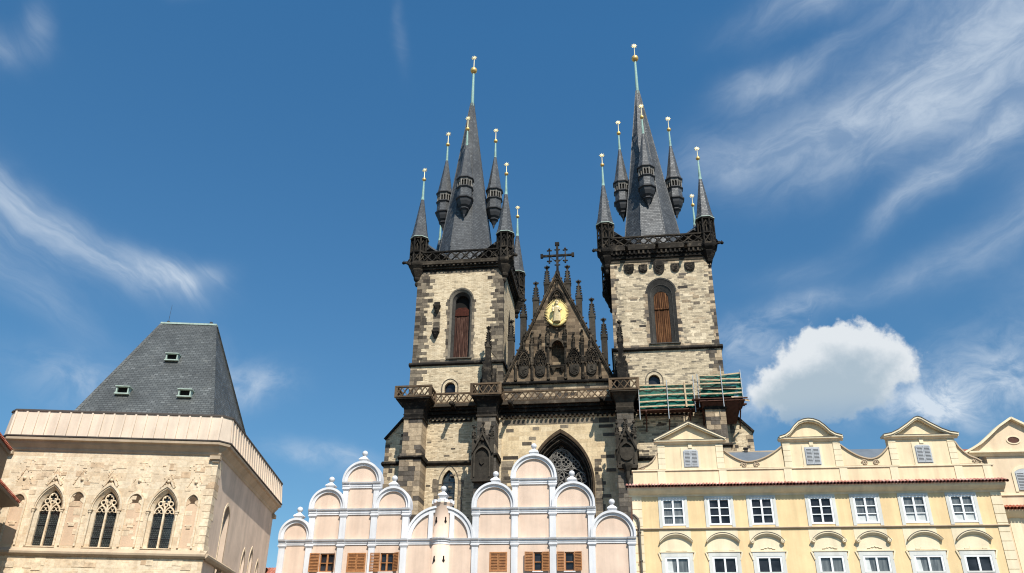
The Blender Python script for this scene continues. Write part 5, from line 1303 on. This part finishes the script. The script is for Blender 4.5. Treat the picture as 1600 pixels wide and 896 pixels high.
for x in (YX0, YX1): p.add([(x, 0, 0), (x, 11, 0), (x, 11, 16), (x, 0, 16)], [(0, 1, 2, 3)])
p.add([(YX0, 11, 0), (YX1, 11, 0), (YX1, 11, 16), (YX0, 11, 16)], [(0, 1, 2, 3)]); yw = p.build('wall', 'yellow_plaster', yh)
# corner quoins in cream
for x0, x1 in ((YX0-.02, .06), (24.5, YX1+.02)):
    z = 0; p = MB()
    while z < 15.7: p.box(x0, x1, -.05, .2, z+.02, min(z+.62, 15.8)-.015); z += .62
    p.build('quoins', 'cream_trim', yw)
for a, b_ in UW: p = MB(); p.box(a-.32, b_+.32, -.015, .02, 11.6, 13.46); p.build('window_panel', 'cream_trim', yw)
# string course
p = MB(); p.prism_x([(-.05, 13.38), (-.14, 13.46), (-.14, 13.5), (-.02, 13.55), (.05, 13.55), (.05, 13.38)], YX0-.06, YX1+.06); p.build('string_course', 'cornice_stone', yw)
# eaves cove and tiles
p = MB(); p.prism_x([(.05, 15.78), (-.05, 15.80), (-.1, 15.92), (-.28, 16.0), (-.48, 16.16), (-.54, 16.24), (-.58, 16.38), (.05, 16.42)], YX0-.25, YX1+.3); p.build('eaves_cornice', 'cream_trim', yh)
p = MB(); x = YX0-.34; xs_ = []
while x < YX1+.4: xs_.append(x); x += .235
for x in xs_: p.tube([(x, -.72, 16.42), (x, -.3, 16.58), (x, .1, 16.74)], .105, 8)
p.add([(YX0-.4, -.66, 16.39), (YX1+.4, -.66, 16.39), (YX1+.4, .1, 16.66), (YX0-.4, .1, 16.66)], [(0, 1, 2, 3)]); p.build('eaves_tiles', 'pink_tile', yh)
# attic wall
p = MB(); p.box(YX0+.15, YX1-.02, .02, .55, 16.6, 17.72); at = p.build('attic_wall', 'cream_plaster', yh)
p = MB(); p.box(YX0+.08, YX1+.04, -.06, .6, 17.72, 17.80); p.build('attic_string', 'cream_trim', at)
for x in (1.65, 6.15, 10.85, 14.8, 18.35, 22.8, 24.75): p = MB(); p.box(x-.28, x+.28, -.03, .1, 16.75, 17.72); p.build('attic_pier', 'cream_trim', at)
GBL = [(1.5, 6.32, 'tri', 21.36), (10.72, 14.86, 'bell', 21.36), (18.3, 22.95, 'ogee', 21.3)]
for a, b_, kind, zt in GBL:
    m_ = (a+b_)/2; zb = 19.9
    p = MB(); p.box(a, b_, .02, .6, 17.8, zb); gw = p.build('attic_gable', 'cream_plaster', yh)
    if kind == 'tri': top = [(a-.25, zb+.14), (m_, zt), (b_+.25, zb+.14)]
    elif kind == 'bell':
        top = [(a-.2, zb+.12), (a+.25, zb+.26), (a+.6, zb+.5), (a+.95, zb+.92), (a+1.3, zb+1.24), (a+1.7, zb+1.41), (m_, zt), (b_-1.7, zb+1.41), (b_-1.3, zb+1.24), (b_-.95, zb+.92), (b_-.6, zb+.5), (b_-.25, zb+.26), (b_+.2, zb+.12)]
    else:
        top = [(a-.3, zb+.1), (a+.25, zb+.2), (a+.8, zb+.45), (a+1.5, zb+.9), (m_-.25, zt-.08), (m_, zt), (m_+.25, zt-.08), (b_-1.5, zb+.9), (b_-.8, zb+.45), (b_-.25, zb+.2), (b_+.3, zb+.1)]
    p = MB(); p.prism_y([(a, zb-.01)]+[(min(max(x, a), b_), z-.1) for x, z in top]+[(b_, zb-.01)], .03, .58); p.build('pediment', 'cream_plaster', gw)
    p = MB()
    for (x0, z0), (x1, z1) in zip(top[:-1], top[1:]): p.bar((x0, .12, z0), (x1, .12, z1), .13, .95); p.bar((x0, -.16, z0-.11), (x1, -.16, z1-.11), .1, .25)
    p.prism_x([(.05, zb-.16), (-.05, zb-.16), (-.12, zb-.05), (-.26, zb+.0), (-.28, zb+.1), (.05, zb+.14)], a-.26, b_+.26); p.build('pediment_cornice', 'cream_trim', gw)
    p = MB()
    for (x0, z0), (x1, z1) in zip(top[:-1], top[1:]): p.bar((x0, .12, z0+.085), (x1, .12, z1+.085), .035, 1.02)
    p.box(a-.3, b_+.3, -.3, -.1, zb+.105, zb+.13); p.build('lead_flashing', 'lead_and_shade', gw)
    for x0, x1 in ((a-.02, a+.52), (b_-.52, b_+.02)):
        z = 17.82; q = MB()
        while z < zb-.25: q.box(x0, x1, -.03, .1, z+.012, min(z+.42, zb-.18)-.012); z += .42
        q.build('quoins', 'cream_trim', gw)
    q = MB(); q.box(m_-.14, m_+.14, -.07, .1, zb-.5, zb-.17); q.build('keystone', 'cream_trim', gw)
    q = MB(); w_ = .55; q.box(m_-w_-.17, m_+w_+.17, -.02, .1, 17.82, 19.5); q.prism_y([(m_-w_-.22, 17.8), (m_+w_+.22, 17.8), (m_+w_+.22, 17.88), (m_-w_-.22, 17.88)], -.06, .1); fr2 = q.build('shutter_surround', 'cream_trim', gw)
    oct_ = [(m_-w_, 17.95), (m_+w_, 17.95), (m_+w_, 19.18), (m_+w_-.14, 19.3), (m_-w_+.14, 19.3), (m_-w_, 19.18)] if kind != 'bell' else [(m_-w_, 17.95), (m_+w_, 17.95), (m_+w_, 19.3), (m_-w_, 19.3)]
    q = MB(); q.prism_y(oct_, -.04, .05); q.build('shutter_board', 'grey_louvre', fr2)
    louvre('louvred_shutter', m_-w_+.05, m_-.01, 18.0, 19.2, -.045, fr2, 'grey_louvre'); louvre('louvred_shutter', m_+.01, m_+w_-.05, 18.0, 19.2, -.045, fr2, 'grey_louvre')
# sweeping volute walls between the gables
def sweep(pts, xs0, xs1, zbase, scrolls):
    p = MB(); p.prism_y([(xs0, zbase)]+pts+[(xs1, zbase)], .06, .5); o = p.build('volute_wall', 'cream_plaster', yh)
    q = MB()
    for (x0, z0), (x1, z1) in zip(pts[:-1], pts[1:]): q.bar((x0, .25, z0), (x1, .25, z1), .09, .62)
    q.box(xs0, xs1, -.02, .3, zbase-.01, zbase+.06); q.build('volute_coping', 'cornice_stone', o)
    for cx, cz, r_, sg in scrolls: q = MB(); scroll(q, cx, cz, r_, .03, 1.7, .045, sg); q.build('scroll', 'cornice_stone', o)
def curve(x0, z0, xm, zm, x1, z1, n=8, k=1.8):
    L = [(x0+(xm-x0)*i/n, zm+(z0-zm)*(1-i/n)**k) for i in range(n+1)]; R = [(xm+(x1-xm)*i/n, zm+(z1-zm)*(i/n)**k) for i in range(1, n+1)]
    return L+R
sweep([(-.05, 17.98), (.3, 18.1), (.7, 18.25), (1.05, 18.5), (1.3, 18.85), (1.48, 19.25)], -.1, 1.48, 17.8, [(.3, 18.0, .16, 1)])
sweep(curve(6.4, 19.2, 8.1, 18.3, 10.6, 19.4), 6.34, 10.7, 17.8, [(7.75, 18.08, .22, -1), (8.65, 18.08, .22, 1)])
sweep(curve(14.88, 19.45, 16.9, 18.35, 18.25, 19.25), 14.88, 18.28, 17.8, [(16.4, 18.08, .22, -1), (17.2, 18.08, .22, 1)])
sweep([(22.97, 19.5), (23.15, 19.1), (23.45, 18.7), (23.8, 18.4), (24.2, 18.22), (24.5, 18.0)], 22.97, 24.6, 17.8, [(24.1, 18.02, .2, -1)])
p = MB(); p.add([(YX0+.3, .7, 17.3), (YX1-.3, .7, 17.3), (YX1-2.2, 4.6, 20.35), (YX0+7.2, 4.6, 20.35), (YX1-.3, 10.8, 16.2), (YX0+.3, 10.8, 16.2)], [(0, 1, 2, 3), (3, 2, 4, 5), (0, 3, 5), (1, 2, 4)]); rfy = p.build('roof', 'zinc_roof', yh)
p = MB(); p.box(YX0+7.1, 11.5, 4.5, 4.75, 20.28, 20.37); p.build('ridge_tiles', 'cornice_stone', rfy)
for xx in (6.75, 8.75): p = MB(); p.box(xx-.12, xx+.12, 4.4, 4.7, 20.3, 20.55); p.box(xx-.2, xx+.2, 4.3, 4.8, 20.55, 20.62); p.build('roof_vent', 'lead_and_shade', rfy)


def casement(a, b_, z0, z1, rows, parent_name, glass):
    f = MB(); fw_ = .13; y0, y1 = -.03, .12
    f.box(a, a+fw_, y0, y1, z0, z1); f.box(b_-fw_, b_, y0, y1, z0, z1); f.box(a+fw_, b_-fw_, y0, y1, z1-.12, z1); f.box(a+fw_, b_-fw_, y0, y1, z0, z0+.13)
    m_ = (a+b_)/2; f.box(m_-.065, m_+.065, y0+.01, y1, z0+.13, z1-.12)
    H = z1-z0-.25
    for k in range(1, rows): z = z0+.13+H*k/rows; f.box(a+fw_, b_-fw_, y0+.03, y1, z-.03, z+.03)
    o = f.build('window', 'white_paint', yh)
    g_ = MB(); g_.add([(a+fw_, .1, z0+.1), (m_, .1+random.uniform(-.02, .02), z0+.1), (m_, .1, z1-.1), (a+fw_, .1, z1-.1)], [(0, 1, 2, 3)]); g_.add([(m_, .1, z0+.1), (b_-fw_, .1+random.uniform(-.02, .02), z0+.1), (b_-fw_, .1, z1-.1), (m_, .1, z1-.1)], [(0, 1, 2, 3)])
    g_.build('pane', glass, o)
    return o


GL = ['pale_glass', 'window_glass', 'window_glass', 'window_glass', 'pale_glass', 'pale_glass', 'pale_glass']
for i, (a, b_) in enumerate(UW):
    o = casement(a, b_, UZ[0]-.02, UZ[1], 3, 'u', GL[i])
    s_ = MB(); s_.band([(a-.24, 13.56), (a-.24, 15.79), (b_+.24, 15.79), (b_+.24, 13.56)], [(a-.003, 13.56), (a-.003, UZ[1]+.003), (b_+.003, UZ[1]+.003), (b_+.003, 13.56)], -.05, .05); s_.build('window_surround', 'grey_surround', o)
    if i in (4, 5, 6): cu_ = MB(); cu_.add([(a+.13, .094, UZ[0]), (b_-.13, .094, UZ[0]), (b_-.13, .094, UZ[0]+.62), (a+.13, .094, UZ[0]+random.uniform(.5, .62))], [(0, 1, 2, 3)]); cu_.build('curtain', 'curtain', o)
    s_ = MB()
    for k in range(6): xx = a+.12+(b_-a-.24)*k/5; s_.sphere((xx, -.05, 15.7), .035, 6, 4)
    s_.box(a-.06, b_+.06, -.09, .05, UZ[1]+.005, UZ[1]+.04); s_.build('surround_beads', 'white_stucco', o)
GLL = ['pale_glass', 'window_glass', 'window_glass', 'pale_glass', 'pale_glass', 'pale_glass', 'window_glass']
for i, (a, b_) in enumerate(LW):
    o = casement(a, b_, LZ[0], LZ[1], 2, 'l', GLL[i])
    m_ = (a+b_)/2
    s_ = MB(); s_.band([(a-.26, 9.2), (a-.26, 11.78), (b_+.26, 11.78), (b_+.26, 9.2)], [(a-.003, 9.2), (a-.003, LZ[1]+.003), (b_+.003, LZ[1]+.003), (b_+.003, 9.2)], -.05, .05); s_.build('window_surround', 'grey_surround', o)
    s_ = MB(); s_.box(a+.02, b_-.02, -.06, .1, 10.33, 10.45); s_.build('transom', 'grey_surround', o)
    if i in (0, 4, 5): cu_ = MB(); q_ = random.uniform(.3, .8); cu_.add([(a+.13, .094, LZ[0]), (a+.13+q_, .094, LZ[0]), (a+.13+q_*.7, .094, LZ[1]-.1), (a+.13, .094, LZ[1]-.1)], [(0, 1, 2, 3)]); cu_.build('curtain', 'curtain', o)
    h = MB(); x0, x1 = m_-1.18, m_+1.18; scr = i in (2, 3, 4)
    O = arch(x0, x1, 12.52, 13.12, 10); I = arch(x0+.08, x1-.08, 12.44, 12.90, 10); O2 = arch(x0+.04, x1-.04, 12.5, 13.04, 10)
    h.band(O, O2, -.25, .05); h.band(O2, I, -.2, .05, y_in=-.1); hl = MB(); hl.band(arch(x0-.01, x1+.01, 12.55, 13.165, 10), arch(x0+.01, x1-.01, 12.535, 13.125, 10), -.27, .0); hl.build('hood_flashing', 'lead_and_shade', o)
    if scr:
        for sg, xx in ((-1, x0+.12), (1, x1-.12)): h.lathe(0, 0, [(.01, 0)], 3) if False else None; scroll(h, xx, 12.5, .15, -.22, 1.4, .05, sg)
        for sg, xx in ((-1, x0+.12), (1, x1-.12)): h.prism_y([(xx+.15*math.cos(k*PI/6), 12.5+.15*math.sin(k*PI/6)) for k in range(12)], -.2, .03)
    h.build('window_hood', 'cornice_stone' if False else 'cream_trim', o)
    c = MB(); c.box(a-.38, b_+.38, -.09, .04, 11.8, 11.87)
    for sg, xx in ((-1, a-.36), (1, b_+.36)): c.prism_y([(xx, 11.8), (xx+sg*.12, 11.8), (xx-sg*.08, 11.25), (xx-sg*.16, 11.25)], -.07, .04)
    if scr:
        pts = [(m_-.5, -.04, 12.0), (m_-.3, -.04, 12.02), (m_-.25, -.04, 12.08), (m_-.1, -.04, 12.06), (m_, -.04, 12.14), (m_+.1, -.04, 12.06), (m_+.25, -.04, 12.08), (m_+.3, -.04, 12.02), (m_+.5, -.04, 12.0)]; c.tube(pts, .03, 5)
    else:
        c.box(m_-.75, m_-.42, -.07, .03, 11.9, 11.97); c.box(m_+.42, m_+.75, -.07, .03, 11.9, 11.97); c.box(m_-.4, m_+.4, -.03, .03, 11.9, 12.06)
    c.build('window_apron', 'cream_trim', o)
# downpipe at the seam with the pink house
p = MB(); p.tube([(-.62, -.1, 14.5), (-.5, -.14, 14.42), (-.3, -.17, 14.2), (-.24, -.18, 13.9), (-.22, -.18, 10), (-.22, -.18, 0)], .085, 8)
for z in (13.2, 11.2): p.box(-.34, -.1, -.28, .02, z, z+.07)
p.build('downpipe', 'pipe_metal', yh)

# ==================================================================== CREAM HOUSE (right edge)
cr = thing('cream_house', 'beige house with tall curved gable and small oval hole at the right edge', 'house', (9.728, 62, 0), -7.0)
CY = .8
p = MB(); top = [(23.6, 18.75), (24.3, 19.1), (25.0, 19.5), (25.7, 20.05), (26.5, 20.72), (27.5, 21.35), (28.5, 20.72), (29.3, 20.05), (30.0, 19.5), (30.7, 19.1), (31.4, 18.75)]
p.prism_y([(25.22, 0), (36, 0), (36, 18.8), (25.22, 18.8)], CY, CY+9); cw = p.build('wall', 'beige_plaster', cr)
p = MB(); p.prism_y([(24.4, 18.8)]+[(x, z-.1) for x, z in top if x >= 24.3 and x <= 30.7]+[(30.6, 18.8)], CY-.02, CY+.6); gc = p.build('gable', 'beige_plaster', cr)
p = MB()
for (x0, z0), (x1, z1) in zip(top[:-1], top[1:]): p.bar((x0, CY+.1, z0), (x1, CY+.1, z1), .15, .9)
p.prism_x([(CY-.05, 18.55), (CY-.16, 18.7), (CY-.32, 18.78), (CY-.32, 18.9), (CY+.1, 18.95)], 24.0, 36); p.build('gable_cornice', 'cream_trim', gc)
p = MB(); p.prism_y([(27.38+.42*math.cos(k*PI/10), 19.73+.25*math.sin(k*PI/10)) for k in range(20)], CY-.035, CY-.01); p.build('oval_hole', 'rusty_board', gc)
p = MB(); p.band([(27.38+.5*math.cos(k*PI/10), 19.73+.32*math.sin(k*PI/10)) for k in range(20)], [(27.38+.41*math.cos(k*PI/10), 19.73+.24*math.sin(k*PI/10)) for k in range(20)], CY-.07, CY+.02, True); p.build('oval_frame', 'cream_trim', gc)
p = MB(); p.prism_y(arch(26.85, 28.15, 17.35, 17.6, 6, 16.05), CY-.05, CY+.02); ws = p.build('shutter_window', 'grey_louvre', cr)
louvre('louvred_shutter', 26.9, 27.49, 16.08, 17.32, CY-.05, ws, 'grey_louvre'); louvre('louvred_shutter', 27.51, 28.1, 16.08, 17.32, CY-.05, ws, 'grey_louvre')
p = MB(); p.band(arch(26.65, 28.35, 17.35, 17.85, 6, 15.95), arch(26.85, 28.15, 17.35, 17.6, 6, 15.95), CY-.06, CY+.02); p.build('shutter_surround', 'cream_trim', ws)
p = MB(); p.box(25.25, 36, CY-.1, CY+.02, 15.68, 15.78); p.prism_x([(CY+.02, 14.1), (CY-.1, 14.14), (CY-.3, 14.3), (CY-.5, 14.5), (CY-.54, 14.62), (CY+.02, 14.7)], 25.3, 36); p.build('eaves_cornice', 'cream_trim', cr)
p = MB()
for k in range(46): x = 25.3+k*.235; p.tube([(x, CY-.7, 14.66), (x, CY, 14.95)], .105, 8)
p.build('eaves_tiles', 'red_tile', cr)
p = MB(); p.box(25.7, 26.4, CY-.03, CY+.02, 9, 14.1); p.build('quoins', 'cream_trim', cr)
p = MB(); p.band([(26.5, 9), (26.5, 11.2), (28.4, 11.2), (28.4, 9)], [(26.7, 9), (26.7, 11.0), (28.2, 11.0), (28.2, 9)], CY-.06, CY+.02); wn = p.build('window', 'white_paint', cr)
p = MB(); p.box(26.7, 28.2, CY-.025, CY-.005, 9, 11.0); p.build('pane', 'window_glass', wn)
p = MB(); p.add([(25.22, CY+.7, 18.7), (36, CY+.7, 18.7), (36, CY+5, 20.5), (25.22, CY+5, 20.5), (25.22, CY+9, 18.7), (36, CY+9, 18.7)], [(0, 1, 2, 3), (3, 2, 5, 4)]); p.build('roof', 'red_tile', cr)

# ==================================================================== SMALL RED ROOF in the gap
sr = thing('red_roofed_house', 'low red-tiled roof glimpsed in the gap beside the pink house', 'house', (-3.4765, 62, -.5), -6.5)
p = MB(); p.box(-21.0, -15.4, 8, 15, 0, 10.9); p.build('wall', 'beige_plaster', sr)
p = MB()
for k in range(24): x = -21.1+k*.25; p.tube([(x, 7.8, 10.8), (x, 11.4, 12.8)], .13, 6)
p.add([(-21.2, 7.7, 10.8), (-15.2, 7.7, 10.8), (-15.2, 11.5, 12.85), (-21.2, 11.5, 12.85), (-15.2, 15.2, 10.8), (-21.2, 15.2, 10.8)], [(0, 1, 2, 3), (3, 2, 4, 5)]); rr = p.build('tiled_roof', 'red_tile', sr)
p = MB(); p.tube([(-17.9, 7.9, 11.55), (-17.3, 7.5, 12.2)], .15, 8); p.build('ridge_cap', 'rusty_board', rr)
